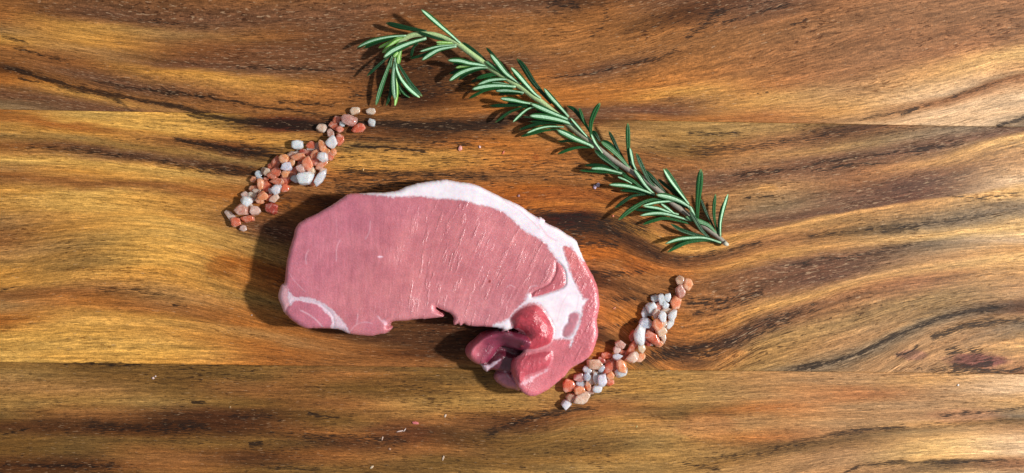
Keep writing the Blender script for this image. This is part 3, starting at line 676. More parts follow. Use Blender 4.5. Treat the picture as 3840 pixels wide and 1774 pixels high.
def tube(cp, rad, cols, ns=12, caps=True):
    cp = np.array(cp); n = len(cp); tg = np.gradient(cp, axis=0); tg /= np.linalg.norm(tg, axis=1, keepdims=True)
    V = []; CC = []
    for i in range(n):
        u = np.cross(tg[i], (0, 0, 1)); u /= np.linalg.norm(u); w = np.cross(u, tg[i])
        for k in range(ns):
            a = 2 * math.pi * k / ns; rr = rad[i] * (1 + .05 * math.cos(4 * a))
            V.append(cp[i] + rr * (math.cos(a) * u + math.sin(a) * w)); CC.append(cols(i / (n - 1), math.cos(a), math.sin(a)))
    F = [(i * ns + k, i * ns + (k + 1) % ns, (i + 1) * ns + (k + 1) % ns, (i + 1) * ns + k) for i in range(n - 1) for k in range(ns)]
    F.append(tuple(range(ns))[::-1]); F.append(tuple(range((n - 1) * ns, n * ns)))
    return V, F, CC
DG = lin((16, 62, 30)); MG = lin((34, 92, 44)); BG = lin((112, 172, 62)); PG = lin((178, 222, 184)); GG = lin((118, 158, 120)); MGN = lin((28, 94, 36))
LEAVES = [ # kind, width px, tilt, tip -> base points, tip height cm (None = by kind)
 ('P',20,-28,[(1340,178),(1397,153),(1464,138),(1523,134)],1.0), ('D',20,10,[(1448,86),(1498,99),(1548,109),(1600,117)],.9), ('B',13,20,[(1419,180),(1456,163),(1498,141),(1530,136)],.7),
 ('B',18,40,[(1434,198),(1464,171),(1490,151),(1528,142)],1.0), ('P',24,25,[(1439,216),(1473,190),(1532,163),(1599,143)],1.5), ('D',13,30,[(1563,119),(1600,131),(1640,144),(1708,158)],1.55),
 ('P',22,-25,[(1580,36),(1607,59),(1653,99),(1688,128),(1727,163)],1.9), ('D',13,0,[(1732,158),(1762,178),(1800,207),(1832,238)],1.3), ('B',9,0,[(1635,158),(1670,159),(1702,161)],1.5),
 ('B',6,20,[(1636,166),(1670,166),(1702,165)],1.4), ('P',14,40,[(1573,194),(1635,176),(1672,171),(1712,168)],1.2), ('P',20,20,[(1582,226),(1618,201),(1653,184),(1712,174)],1.1),
 ('D',12,0,[(1536,220),(1582,208),(1618,194),(1670,182)],.7), ('D',12,0,[(1541,213),(1546,190),(1552,175),(1568,164)],.7),
 ('D',12,0,[(1376,285),(1413,250),(1445,222),(1482,192)],.9), ('G',17,0,[(1410,395),(1427,335),(1448,275),(1469,220),(1478,200)],.5), ('D',10,0,[(1455,241),(1460,226),(1466,210)],.7),
 ('D',14,0,[(1448,396),(1464,352),(1469,303),(1480,240)],.25), ('P',22,-8,[(1482,374),(1477,330),(1476,275),(1484,212)],.7), ('B',14,30,[(1481,398),(1487,358),(1488,322),(1486,260)],.3),
 ('G',6,0,[(1466,261),(1470,225),(1476,205)],.9), ('B',9,0,[(1501,354),(1494,328),(1489,299),(1486,240)],.4), ('M',13,0,[(1538,366),(1515,349),(1499,321),(1489,250)],.35),
 ('P',20,-18,[(1574,366),(1536,335),(1506,298),(1489,262),(1484,230)],.7), ('E',16,0,[(1583,361),(1545,321),(1519,282),(1494,239),(1487,212)],.6), ('B',16,0,[(1494,240),(1497,215),(1505,186)],1.0),
 ('B',15,0,[(1475,214),(1486,205),(1498,192)],1.05),
 ('P',22,-12,[(1679,226),(1724,228),(1759,237),(1794,242),(1831,249)],1.4), ('B',12,25,[(1707,255),(1732,249),(1768,246),(1820,248)],1.0), ('P',22,25,[(1685,304),(1724,275),(1777,256),(1832,252)],.9),
 ('D',14,0,[(1685,278),(1724,262),(1750,256),(1800,250)],.4), ('P',25,-22,[(1839,203),(1865,235),(1891,268),(1909,285),(1949,313)],1.7), ('D',12,0,[(1823,179),(1847,204),(1866,228),(1890,258)],1.2),
 ('G',17,-30,[(1819,230),(1847,248),(1880,272),(1908,294)],1.55), ('P',9,0,[(1826,228),(1838,237),(1852,248)],1.35),
 ('M',17,0,[(1785,294),(1838,281),(1873,281),(1902,290)],.9), ('P',18,28,[(1791,319),(1838,301),(1891,297),(1926,303)],1.2), ('P',22,15,[(1770,335),(1821,324),(1873,321),(1934,325)],1.1),
 ('P',9,20,[(1843,310),(1880,312),(1922,320)],1.1), ('P',18,30,[(1858,341),(1900,339),(1944,344),(1964,348)],1.0), ('M',12,0,[(1758,369),(1794,350),(1821,338),(1875,328)],.4), ('D',14,0,[(1768,308),(1800,293),(1842,288)],.4),
 ('P',22,-22,[(1916,253),(1944,283),(1979,323),(2006,352),(2028,368)],1.6), ('D',22,0,[(1938,220),(1962,248),(1997,304),(2023,336),(2068,388)],1.1), ('P',20,-15,[(1876,369),(1926,376),(1962,384),(1996,389)],1.3),
 ('D',14,0,[(1836,397),(1891,395),(1953,395),(1996,397)],.5), ('D',17,60,[(1856,460),(1906,423),(1952,405),(1998,396)],.5), ('H',17,50,[(1923,458),(1959,423),(1987,405),(2020,402)],.9),
 ('P',22,6,[(1990,388),(2036,408),(2080,427),(2142,452)],1.35), ('P',20,-12,[(2040,331),(2062,360),(2098,399),(2133,438)],1.5), ('P',25,0,[(1986,434),(2036,438),(2089,448),(2133,461),(2155,472)],1.4),
 ('G',7,0,[(1963,438),(1985,440),(2006,443)],.9), ('D',12,0,[(1986,456),(2054,454),(2106,459),(2150,475)],.7), ('D',14,0,[(1946,487),(2001,469),(2054,461),(2108,466)],.4), ('H',17,50,[(1974,500),(2018,482),(2062,474),(2114,476)],.9),
 ('M',13,0,[(1953,512),(2001,499),(2045,489),(2092,486)],.35), ('P',24,20,[(2089,487),(2124,503),(2159,521),(2211,543),(2226,553)],1.4), ('G',7,0,[(2093,501),(2115,508),(2135,515)],.9), ('M',10,0,[(2093,531),(2142,529),(2196,537)],.3),
 ('M',13,0,[(2091,578),(2133,561),(2177,552),(2224,554)],.4), ('H',16,-40,[(2138,441),(2168,476),(2195,506),(2218,528)],1.35), ('D',16,0,[(2126,397),(2151,409),(2177,439),(2212,492),(2226,515)],.8),
 ('M',13,0,[(2172,406),(2186,445),(2198,470),(2213,498)],1.2), ('M',20,0,[(2250,386),(2231,419),(2216,462),(2216,515)],2.0), ('P',14,-20,[(2217,503),(2232,535),(2260,574)],1.3), ('P',8,0,[(2218,505),(2230,526),(2246,548)],1.25),
 ('D',17,0,[(2222,490),(2236,508),(2250,532)],.8), ('D',14,0,[(2283,492),(2301,527),(2318,562),(2344,604)],.9), ('G',20,0,[(2254,531),(2292,559),(2327,592),(2362,632)],1.2), ('D',17,0,[(2256,527),(2283,539),(2318,573),(2340,600)],.7),
 ('E',19,0,[(2230,561),(2256,585),(2283,606),(2318,636)],.95), ('M',18,0,[(2354,462),(2355,518),(2357,571),(2362,620)],1.9), ('P',16,20,[(2362,554),(2371,598),(2375,616),(2388,642)],1.4), ('P',17,0,[(2377,634),(2398,662),(2424,699),(2456,730)],1.15),
 ('E',16,0,[(2386,574),(2411,631),(2432,673),(2466,710)],1.3), ('D',17,0,[(2418,638),(2454,676),(2475,700),(2496,726)],.8), ('D',13,0,[(2468,671),(2503,701),(2545,736),(2560,750)],.7), ('P',18,-25,[(2488,633),(2510,670),(2541,712),(2584,766)],1.5),
 ('M',14,0,[(2495,630),(2529,682),(2556,724),(2578,754)],1.2), ('P',23,15,[(2461,730),(2510,739),(2556,757),(2593,782)],1.25), ('P',14,0,[(2588,773),(2600,798),(2611,824)],1.0), ('M',26,0,[(2628,635),(2622,700),(2616,766),(2615,818)],2.0),
 ('D',12,0,[(2628,745),(2644,790),(2662,825),(2680,858)],.9), ('M',14,0,[(2683,728),(2677,781),(2680,827),(2693,878)],1.3), ('P',17,22,[(2730,728),(2713,781),(2702,836),(2702,887)],1.5), ('E',16,0,[(2586,789),(2607,824),(2631,863),(2668,900)],1.1),
 ('G',19,0,[(2571,812),(2631,833),(2662,848),(2688,878)],.85), ('P',17,12,[(2495,914),(2541,898),(2586,892),(2644,892),(2704,910)],.8), ('M',15,0,[(2503,946),(2541,924),(2586,907),(2656,901),(2690,905)],.35), ('E',15,0,[(2515,839),(2556,863),(2601,878),(2648,890),(2690,904)],.6),
 ('M',14,0,[(2409,842),(2457,825),(2503,819),(2586,839)],.4), ('P',17,12,[(2399,809),(2450,800),(2503,803),(2594,829)],.9), ('D',14,0,[(2376,786),(2450,789),(2503,795),(2540,803)],.4), ('P',14,28,[(2409,772),(2468,758),(2538,754),(2560,760)],1.0),
 ('P',14,0,[(2411,773),(2468,781),(2503,793),(2545,804)],.95), ('P',13,0,[(2478,763),(2510,786),(2535,806)],.85), ('M',18,0,[(2319,825),(2362,789),(2415,758),(2457,747),(2505,750)],1.0), ('D',14,0,[(2305,781),(2341,754),(2379,733),(2442,728)],.5),
 ('P',18,12,[(2284,692),(2344,696),(2397,708),(2457,731)],1.1), ('M',13,0,[(2333,655),(2379,683),(2418,715),(2446,728)],1.0), ('P',18,20,[(2216,632),(2256,632),(2291,639),(2333,650)],1.1), ('M',12,0,[(2173,639),(2221,641),(2273,645),(2325,654)],.5),
 ('D',13,0,[(2192,620),(2256,620),(2305,632)],.35), ('P',11,0,[(2316,663),(2344,674),(2370,688)],.8), ('D',15,0,[(2296,618),(2340,655),(2385,690),(2440,716)],.5), ('D',12,0,[(2250,590),(2285,612),(2320,630)],.6)]

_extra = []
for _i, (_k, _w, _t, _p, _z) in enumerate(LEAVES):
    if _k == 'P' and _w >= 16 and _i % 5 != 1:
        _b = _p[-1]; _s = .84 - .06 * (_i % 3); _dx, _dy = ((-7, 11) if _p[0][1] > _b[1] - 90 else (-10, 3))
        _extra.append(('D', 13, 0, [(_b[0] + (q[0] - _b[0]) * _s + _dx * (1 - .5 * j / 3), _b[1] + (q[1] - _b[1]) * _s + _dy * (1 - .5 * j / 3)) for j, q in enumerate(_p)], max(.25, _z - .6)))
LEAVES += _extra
def leaf_mesh(kind, W, tilt, pts, ztip, i):
    p = catmull(pts[::-1], 5); n = len(p); L = np.concatenate([[0], np.cumsum(np.hypot(*np.diff(p, axis=0).T))]); t = L / L[-1]
    N = 17; tt = np.linspace(0, 1, N); x = np.interp(tt, t, p[:, 0]); y = np.interp(tt, t, p[:, 1])
    zb = stem_z(*pts[-1]) + {'P': .10, 'D': -.05, 'M': .02, 'G': .06, 'E': .05, 'B': .05, 'H': .05}[kind]
    z = (zb + (ztip * ZS - zb) * tt ** 1.1 + .05 * np.sin(math.pi * tt)) * .01 + i * 2e-6
    z = np.maximum(z, .0009)
    wx, wy, _ = P(x, y, z); cp = np.stack([wx, wy, z], -1)
    tg = np.gradient(cp, axis=0); tg /= np.linalg.norm(tg, axis=1, keepdims=True)
    prof = np.minimum(1, .42 + .9 * tt) * np.where(tt > .74, np.sqrt(np.clip(1 - ((tt - .74) / .265) ** 2, .015, 1)), 1) * (1 - .06 * tt)
    hw = W * .5 * PX * prof
    under = kind in 'PHGB'
    XS = [(-1, 0), (-.93, .26), (-.74, .30), (-.56, .10), (-.34, .08), (-.07, .14), (0, .22), (.07, .14), (.34, .08), (.56, .10), (.74, .30), (.93, .26), (1, 0), (.7, -.40), (.3, -.5), (0, -.36), (-.3, -.5), (-.7, -.40)]
    if not under: XS = [(-1, 0), (-.9, .24), (-.68, .42), (-.4, .50), (-.16, .42), (0, .28), (.16, .42), (.4, .5), (.68, .42), (.9, .24), (1, 0), (.8, -.2), (.3, -.12), (-.3, -.12), (-.8, -.2)]
    rng = random.Random(i); jit = 1 + rng.uniform(-.12, .12)
    V = []; CC = []; a = math.radians(tilt)
    d2 = p[-1] - p[0]; perp = np.array([d2[1], -d2[0]]); perp /= np.linalg.norm(perp)      # image coords (y down)
    sgn = 1 if perp[1] + .3 * perp[0] > 0 else -1
    for k in range(N):
        u = np.cross(tg[k], (0, 0, 1)); u /= np.linalg.norm(u); w = np.cross(u, tg[k])
        pu = np.array([u[0], -u[1]]); s = 1 if pu @ (perp * sgn) > 0 else -1
        ca, sa = math.cos(a * s), math.sin(a * s)
        for (qx, qz) in XS:
            # pale face normal leans towards +perp when tilt > 0
            rx = qx * ca + qz * sa; rz = -qx * sa + qz * ca
            V.append(cp[k] + hw[k] * (rx * u + rz * w * 1.0))
            e = abs(qx); top = qz > 0.001
            if kind in 'PH': c = (PG if (e < .45 and qz > 0) else (MGN * .45 if e < .66 and qz > 0 else (MGN if top or e > .9 else DG))); c = c * (.82 if (e < .05 and qz > 0) else 1)
            elif kind == 'G': c = (GG if (e < .66 and qz > 0 and not .2 < e < .4) else MGN)
            elif kind == 'B': c = (lin((186, 222, 150)) if (e < .5 and qz > 0) else BG)
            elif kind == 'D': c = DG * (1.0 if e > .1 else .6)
            elif kind == 'M': c = MG * (1.0 if e > .1 else .55)
            elif kind == 'E': c = (GG * .9 if (qx * s > .5 and top) else DG * 1.2)
            if tt[k] > .96: c = c * .5 + lin((170, 196, 120)) * .5
            if tt[k] < .12 and kind in 'PG': c = c * .6 + lin((150, 180, 140)) * .4
            CC.append(c * jit)
    ns = len(XS)
    F = [(q * ns + k, q * ns + (k + 1) % ns, (q + 1) * ns + (k + 1) % ns, (q + 1) * ns + k) for q in range(N - 1) for k in range(ns)]
    F.append(tuple(range(ns))[::-1]); F.append(tuple(range((N - 1) * ns, N * ns)))
    return V, F, CC

def rosemary():
    root = empty("rosemary_sprig", P(2722, 914, 0)); rl = np.array([*root.location])
    tag(root, "fresh green rosemary sprig lying diagonally above the raw meat", "herb")
    sp = catmull([(a, b) for a, b, _ in STEM], 3); zz = np.interp(np.linspace(0, len(STEM) - 1, len(sp)), np.arange(len(STEM)), np.maximum(SA[:, 2] * ZS, .2)) * .01
    x, y, z = P(sp[:, 0], sp[:, 1], zz); cp = np.stack([x, y, z], -1); f = np.linspace(0, 1, len(sp))
    rad = np.interp(f, [0, .03, .1, .35, .6, .8, .93, 1], [8, 9, 10, 10, 10.5, 10, 9, 6]) * PX
    def cs(t, ca, sa):
        a = lin((154, 146, 132)); b = lin((180, 208, 144)); w = sstep(.36, .52, np.array(t)); c = a * (1 - w) + b * w
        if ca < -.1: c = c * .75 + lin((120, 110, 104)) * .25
        return c
    V, F, C = tube(cp, rad, cs, 14); V = np.array(V) - rl
    mesh_np("stem", V, F, STEMM, True, C, None, root)
    V, F, C = tube([np.array(P(2715, 909, .0030)), np.array(P(2724, 916, .0030)), np.array(P(2731, 918, .0028))], [8.5 * PX, 7.5 * PX, 5 * PX], lambda t, a, b: lin((205, 200, 180)), 12)
    mesh_np("cut_end", np.array(V) - rl, F, STEMM, True, C, None, root)
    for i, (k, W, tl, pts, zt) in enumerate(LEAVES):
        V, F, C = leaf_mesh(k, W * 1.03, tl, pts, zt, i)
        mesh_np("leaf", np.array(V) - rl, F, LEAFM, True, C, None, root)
rosemary()

# ------------------------------------------------------------------ salt crystals
SALTC = {'W': ((255, 248, 252), .74, "white"), 'C': ((232, 230, 240), .68, "clear greyish"), 'P': ((252, 192, 172), .78, "pale pink"), 'O': ((250, 146, 102), .86, "salmon orange"),
         'R': ((210, 104, 72), .93, "rust red"), 'X': ((160, 66, 48), .95, "dark brick red"), 'T': ((238, 172, 148), .66, "translucent tan"), 'M': ((206, 146, 136), .8, "mauve brown")}
LEFT = [(1215,88,88,62,-10,'P',0),(1358,92,76,56,10,'P',0),(1366,190,58,62,0,'C',0),(1055,172,72,70,0,'R',0),(1160,166,130,90,12,'M',1),(1104,202,48,50,0,'W',1),(1035,222,92,55,25,'R',0),(1082,248,66,56,0,'R',1),
 (1246,238,114,74,-10,'R',0),(915,240,86,72,0,'P',0),(1000,290,58,78,0,'T',0),(1007,365,94,102,0,'W',1),(1078,345,76,98,10,'R',0),(705,388,88,76,0,'W',0),(825,388,80,60,0,'R',0),(822,425,66,32,0,'P',0),
 (925,398,64,98,-5,'O',1),(880,425,52,100,0,'T',0),(1020,450,58,72,0,'O',0),(965,440,60,60,0,'O',0),(1000,490,60,72,0,'R',0),(755,455,72,52,0,'X',0),(810,460,60,50,0,'R',0),(850,480,58,96,35,'O',1),
 (924,498,88,82,0,'W',2),(655,480,90,62,-10,'T',0),(705,458,52,40,0,'T',0),(712,497,110,74,-15,'O',1),(585,520,92,82,0,'O',1),(652,550,50,98,22,'O',1),(515,545,76,112,22,'R',0),(605,580,86,68,0,'C',2),
 (795,555,84,118,5,'O',2),(735,545,62,50,0,'R',0),(860,530,72,82,0,'R',0),(920,558,124,60,-35,'O',0),(735,600,82,62,30,'P',2),(675,622,62,72,0,'R',0),(728,640,52,50,0,'P',0),(465,585,52,62,0,'R',0),
 (510,630,88,76,0,'R',1),(600,645,66,66,-20,'O',1),(405,620,50,62,0,'T',0),(435,632,60,64,0,'P',1),(357,652,60,58,0,'W',0),(365,690,50,40,0,'C',0),(310,697,52,54,0,'O',0),(480,665,82,62,0,'R',1),
 (420,695,60,52,0,'R',0),(690,690,86,70,0,'C',0),(775,685,130,110,0,'W',2),(830,620,64,72,0,'P',1),(906,684,62,150,32,'W',2),(925,628,68,68,0,'P',0),(840,710,82,90,0,'O',0),(374,742,60,98,0,'O',1),
 (605,700,86,82,0,'R',0),(640,655,60,80,0,'R',0),(520,715,112,60,0,'R',1),(560,715,50,50,0,'O',1),(430,760,72,92,10,'R',0),(590,770,76,72,0,'R',0),(543,765,40,48,0,'W',1),(508,790,72,82,0,'C',2),
 (465,800,44,46,0,'W',1),(310,780,72,58,0,'O',0),(338,800,70,42,0,'P',1),(398,840,86,74,0,'O',2),(235,835,66,56,0,'P',0),(305,835,78,58,0,'P',0),(371,880,72,60,10,'O',0),(460,855,70,72,0,'R',0),
 (497,868,84,58,-35,'P',1),(250,893,96,84,-10,'W',1),(315,870,40,38,0,'P',0),(200,962,112,90,0,'T',1),(280,945,58,80,0,'P',0),(325,975,88,76,-20,'P',1),(112,1030,52,126,-42,'P',0),(475,958,98,98,0,'X',0),
 (258,1050,106,64,0,'R',0),(157,1078,80,80,0,'R',0),(215,1132,66,52,0,'P',0)]
RIGHT = [(1057,70,76,74,0,'T',0),(1118,105,80,94,0,'O',0),(1062,165,86,108,0,'M',0),(1020,253,82,104,0,'O',0),(852,222,78,56,0,'W',0),(905,235,56,98,-15,'W',1),(950,215,50,66,0,'W',1),(933,278,62,60,0,'W',1),
 (875,290,58,80,30,'R',0),(812,300,86,84,0,'W',1),(757,345,56,88,0,'W',0),(805,345,52,50,0,'C',0),(857,350,62,84,0,'P',2),(935,325,82,50,0,'P',0),(905,375,62,88,-10,'W',3),(990,365,70,94,15,'W',1),
 (968,438,50,94,28,'W',1),(771,430,110,80,0,'C',1),(865,440,82,100,0,'O',2),(920,430,60,60,0,'P',1),(810,480,82,52,0,'R',0),(895,500,88,82,0,'P',1),(910,550,48,92,-10,'P',0),(717,528,94,152,6,'W',2),
 (655,535,52,92,15,'R',0),(830,560,150,84,42,'R',1),(790,575,62,90,0,'X',0),(880,605,70,50,0,'O',0),(800,605,62,32,0,'P',0),(733,640,60,82,0,'P',2),(657,637,60,128,38,'R',1),(690,612,42,60,0,'R',0),
 (550,612,82,66,15,'T',1),(523,655,56,60,0,'P',1),(570,680,52,58,0,'R',0),(620,690,62,82,0,'R',0),(530,715,74,54,0,'W',1),(650,725,114,74,-30,'P',2),(712,722,104,66,-32,'O',1),(448,703,98,54,0,'R',0),
 (395,745,70,62,0,'X',0),(450,765,50,52,0,'R',0),(495,755,52,60,0,'R',0),(337,780,122,82,5,'T',1),(270,825,68,60,0,'C',1),(398,810,62,60,0,'C',1),(447,810,116,66,-45,'R',1),(500,795,46,92,-30,'R',1),
 (567,800,80,118,-20,'O',2),(560,840,104,78,-20,'C',1),(590,720,42,52,0,'R',0),(380,858,42,42,0,'C',0),(272,883,54,78,0,'C',1),(330,850,62,52,0,'T',0),(312,910,50,82,0,'P',1),(347,895,42,94,0,'W',2),
 (404,908,74,96,5,'C',2),(470,868,66,66,0,'O',1),(463,932,68,66,0,'R',0),(206,890,84,72,0,'M',0),(221,945,82,62,0,'C',0),(120,955,98,102,0,'R',0),(278,958,48,78,-15,'O',1),(208,998,82,66,0,'O',1),
 (303,995,56,66,-15,'T',0),(360,983,78,62,-15,'W',1),(135,1053,84,74,0,'T',0),(226,1065,134,80,-27,'P',1),(98,1118,82,78,0,'W',0)]

def salt_material():
    m = NT("rock_salt"); oi = m.n('ShaderNodeObjectInfo'); oc = m.vmath('MULTIPLY', m.coord(), (8000, 8000, 8000))
    off = m.n('ShaderNodeVectorMath', operation='SCALE'); off.inputs[0].default_value = (400, 310, 170); m.l(oi.outputs['Random'], off.inputs['Scale'])
    v = m.vmath('ADD', oc, off.outputs[0])
    n = m.noise(v, .045, 3, .6, .6); f = m.noise(v, .25, 2, .6)
    col = m.mix(m.ramp(n, .42, .72, 0, .32), oi.outputs['Color'], lin((255, 226, 214)))
    sc = m.n('ShaderNodeVectorMath', operation='SCALE'); m.l(col, sc.inputs[0]); m.l(m.ramp(f, .2, .8, .95, 1.06), sc.inputs['Scale'])
    m.l(sc.outputs[0], m.b.inputs['Base Color'])
    tr = m.math('SUBTRACT', 1.0, oi.outputs['Alpha']); m.l(m.math('MULTIPLY', tr, m.ramp(n, .4, .65, 1.1, .5)), m.b.inputs['Transmission Weight'])
    m.b.inputs['IOR'].default_value = 1.45; m.b.inputs['Coat Weight'].default_value = .6; m.b.inputs['Coat Roughness'].default_value = .08
    m.b.inputs['Subsurface Weight'].default_value = .8; m.b.inputs['Subsurface Radius'].default_value = (.0060, .0040, .0032); m.b.inputs['Subsurface Scale'].default_value = 1.0
    m.l(m.ramp(f, .3, .7, .18, .4), m.b.inputs['Roughness'])
    bp = m.bump(m.math('ADD', f, m.noise(v, .09, 2, .5)), .08, .0003); m.l(bp.outputs[0], m.b.inputs['Normal'])
    return m.m
SALT = salt_material()
def ico(sub):
    import bmesh
    bm = bmesh.new(); bmesh.ops.create_icosphere(bm, subdivisions=sub, radius=1)
    V = np.array([v.co[:] for v in bm.verts]); F = np.array([[v.index for v in f.verts] for f in bm.faces]); bm.free(); return V, F
IV, IF = ico(4)
def crystal(seed, w, h, ang, px, py, z0, scale):
    rs = np.random.RandomState(seed)
    n = 8; N = rs.normal(size=(n, 3)) * np.array([1, 1, .75]); N /= np.linalg.norm(N, axis=1, keepdims=True); off = rs.uniform(.70, 1.0, n)
    a0 = rs.uniform(0, 6.28); m_ = rs.randint(5, 8); aa = a0 + (np.arange(m_) + rs.uniform(-.25, .25, m_)) * 2 * math.pi / m_; N = np.concatenate([N, np.stack([np.cos(aa), np.sin(aa), rs.uniform(-.3, .35, m_)], -1) / 1.04, [(.1, -.08, 1), (0, 0, -1)]]) ; off = np.concatenate([off, rs.uniform(.72, .86, m_), rs.uniform(.6, .8, 2)])
    dt = IV @ N.T; inv = np.clip(dt, 0, None) / off
    p = 70.0; r = 1.0 / (np.sum(inv ** p, axis=1) ** (1 / p))          # soft polytope: rounded facets
    r = r * (1 + .012 * fbm(IV[:, 0] * 3 + seed, IV[:, 1] * 3 + IV[:, 2] * 2, seed, 3))
    V = IV * r[:, None]; V -= (V.max(0) + V.min(0)) / 2; V /= (V.max(0) - V.min(0))
    t = min(w, h) * rs.uniform(.5, .66)
    V = V * np.array([w, h, t]) * scale * PX
    a = math.radians(-ang); c, s = math.cos(a), math.sin(a)
    V = np.stack([V[:, 0] * c - V[:, 1] * s, V[:, 0] * s + V[:, 1] * c, V[:, 2]], -1)
    zc = z0 + t * scale * PX * .5
    return V, zc, t * scale * PX
ORD = ["first","second","third","fourth","fifth","sixth","seventh","eighth","ninth","tenth","eleventh","twelfth","thirteenth","fourteenth","fifteenth","sixteenth","seventeenth","eighteenth","nineteenth","twentieth"]
ORD += ["twenty-" + q for q in ORD[:9]] + ["thirtieth"]
SPECIAL = {('L',0):"pale peach salt crystal alone between the rosemary tip and the left trail",('L',1):"cream salt crystal directly under the drooping rosemary needles, topmost on the right",
 ('L',2):"small clear salt crystal, farthest right at the left trail's upper end",('L',4):"large mauve salt crystal, biggest of the upper cluster in the left trail",('L',8):"rust red salt crystal right of the large mauve one, left trail",
 ('L',9):"pale pink salt crystal standing apart left of the upper cluster, left trail",('L',13):"square white salt crystal standing apart on the left of the left trail",('L',50):"large round white salt crystal on the lower right side of the left trail",
 ('L',52):"long white salt crystal slanting at the right edge of the left trail",('L',79):"round dark brick red salt crystal apart on the right, left trail's lower end",('L',78):"long cream sliver of salt at the far lower left of the left trail",
 ('L',82):"small pale salt crystal at the very bottom of the left trail",('L',11):"large white salt crystal with a pink edge beside a rust one, left trail",('L',73):"big milky white salt crystal over the translucent tan one, left trail's lower end",
 ('R',0):"translucent pinkish salt crystal, topmost left of the right trail",('R',1):"salmon salt crystal, topmost right of the right trail",('R',2):"mauve salt crystal below the two topmost ones, right trail",('R',3):"six-sided salmon salt crystal right of the clear ones near the top",
 ('R',23):"large long white salt crystal, biggest in the middle of the right trail",('R',61):"rust salt crystal with sharp corners closest to the folded meat tip",('R',67):"large oval pale pink salt crystal at the right trail's lower end",
 ('R',68):"round cream salt crystal at the very bottom of the right trail",('R',43):"large tan wedge of salt beside the lower right rim of the meat",('R',25):"long rust red salt crystal, biggest red one in the right trail"}
def salts():
    for side, lst, ox, oy, sc in (('L', LEFT, 820, 380, .4202), ('R', RIGHT, 2080, 1020, .4455)):
        order = {}
        d = (1, -1) if True else None
        byc = {}
        for i, q in enumerate(lst): byc.setdefault(q[5], []).append(i)
        for c, ids in byc.items():
            ids.sort(key=lambda i: lst[i][0] - lst[i][1] * .8)
            for k, i in enumerate(ids): order[i] = k
        wside = 'left' if side == 'L' else 'right'
        for i, (a, b, w, h, ang, c, lay) in enumerate(lst):
            px, py = ox + a * sc, oy + b * sc
            V, zc, t = crystal(i * 7 + (0 if side == 'L' else 1000), w * 1.16, h * 1.16, ang, px, py, lay * .0016 + .00005, sc)
            o = mesh_np("salt_crystal", V, IF, SALT, True)
            x, y, _ = P(px, py, zc); o.location = (float(x), float(y), zc)
            rs = random.Random(i + 55); colr, al, nm = SALTC[c]; l = lin(colr) * rs.uniform(.88, 1.1)
            o.color = (min(1, float(l[0])), min(1, float(l[1] * rs.uniform(.92, 1.08))), min(1, float(l[2] * rs.uniform(.92, 1.08))), al)
            k = order[i]
            lab = SPECIAL.get((side, i)) or f"{nm} salt crystal, {ORD[k]} of its colour from the {wside} trail's lower end"
            tag(o, lab, "salt crystal", f"pink rock salt crystals in the {wside} trail")
salts()

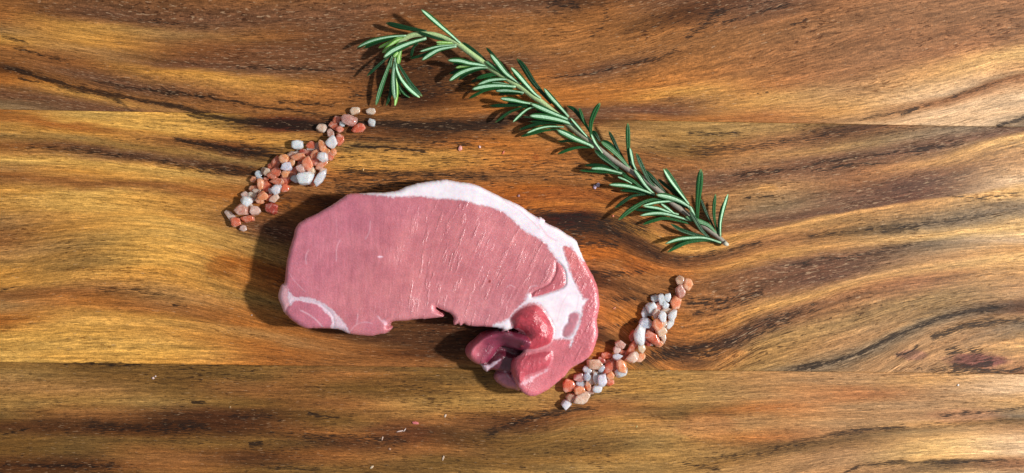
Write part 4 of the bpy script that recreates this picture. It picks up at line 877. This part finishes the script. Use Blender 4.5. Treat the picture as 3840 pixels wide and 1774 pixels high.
# ------------------------------------------------------------------ crumbs on the board
def crumb_material():
    m = NT("crumb"); oi = m.n('ShaderNodeObjectInfo'); m.l(oi.outputs['Color'], m.b.inputs['Base Color'])
    m.b.inputs['Roughness'].default_value = .4; m.b.inputs['Subsurface Weight'].default_value = .3; m.b.inputs['Subsurface Radius'].default_value = (.001, .0006, .0005)
    m.b.inputs['Subsurface Scale'].default_value = 1; return m.m
CRM = crumb_material()
IV2, IF2 = ico(3)
CR = [(1725,556,18,24,20,(214,150,140),"small pink crumb on the wood between the left salt trail and the rosemary"),(1799,551,10,12,0,(228,190,190),"tiny pale crumb right of the small pink crumb above the meat"),
 (1887,572,8,20,30,(196,100,70),"thin reddish shred on the wood above the meat's fat cap"),(2231,700,16,20,0,(190,170,190),"lilac crumb beside another under the rosemary leaves, left one"),(2243,693,18,18,0,(176,160,180),"greyish lilac crumb under the rosemary leaves, right one of two"),
 (1945,734,11,12,0,(150,110,110),"dull mauve crumb just above the fat cap"),(574,1418,12,11,20,(224,196,190),"small white crumb alone on the lower left plank"),(583,1411,7,7,0,(222,196,190),"tiny speck touching the white crumb on the lower left plank"),
 (1670,1559,8,16,25,(226,200,180),"pale sliver below the meat, upper one"),(1558,1586,30,13,8,(208,116,116),"pink oblong meat crumb on the bottom plank"),(1500,1617,30,6,-12,(222,190,180),"thin white shred left of the pink meat crumb"),
 (1518,1612,5,20,35,(226,200,190),"pale splinter crossing the thin white shred"),(1434,1644,6,18,15,(214,180,160),"thin pale flake below left of the white shred"),(1462,1684,12,9,30,(190,150,120),"faint tan flake on the bottom plank"),
 (1662,1718,8,24,18,(206,180,160),"pale upright flake near the bottom edge under the meat"),(1394,1752,20,10,-40,(216,190,160),"cream flake at the bottom edge of the picture"),(2388,1600,5,11,10,(206,184,120),"tiny yellowish speck below the right salt trail"),
 (2304,1155,14,8,-30,(206,140,110),"pink fleck between the meat and the right salt trail"),(863,1526,8,8,0,(170,140,100),"faint speck on the dark lower left wood"),(3593,1444,9,9,0,(240,236,230),"bright white speck on the bottom right plank"),
 (944,1182,7,7,0,(210,180,160),"small pale speck left of the meat's lower corner"),(1362,636,8,12,0,(214,170,110),"small ochre speck above the upper left of the meat"),(2299,810,9,9,0,(216,120,90),"orange speck between the meat and rosemary base")]
for i, (x, y, w, h, ang, c, lab) in enumerate(CR):
    V, zc, t = crystal(3000 + i * 13, 1, 1, 0, x, y, 0, 1)
    rs = np.random.RandomState(i); D = IV2 * (1 + .35 * fbm(IV2[:, 0] * 2 + i, IV2[:, 1] * 2 + IV2[:, 2], i, 3))[:, None]
    D = D / (D.max(0) - D.min(0)); a = math.radians(-ang); D = D * np.array([w, h, min(w, h) * .5]) * PX * .88
    D = np.stack([D[:, 0] * math.cos(a) - D[:, 1] * math.sin(a), D[:, 0] * math.sin(a) + D[:, 1] * math.cos(a), D[:, 2]], -1)
    o = mesh_np("crumb", D, IF2, CRM, True); zc = float(-D[:, 2].min()) * .9; xx, yy, _ = P(x, y, zc); o.location = (float(xx), float(yy), zc)
    o.color = (*[float(q) for q in lin(c)], 1); tag(o, lab, "crumb")
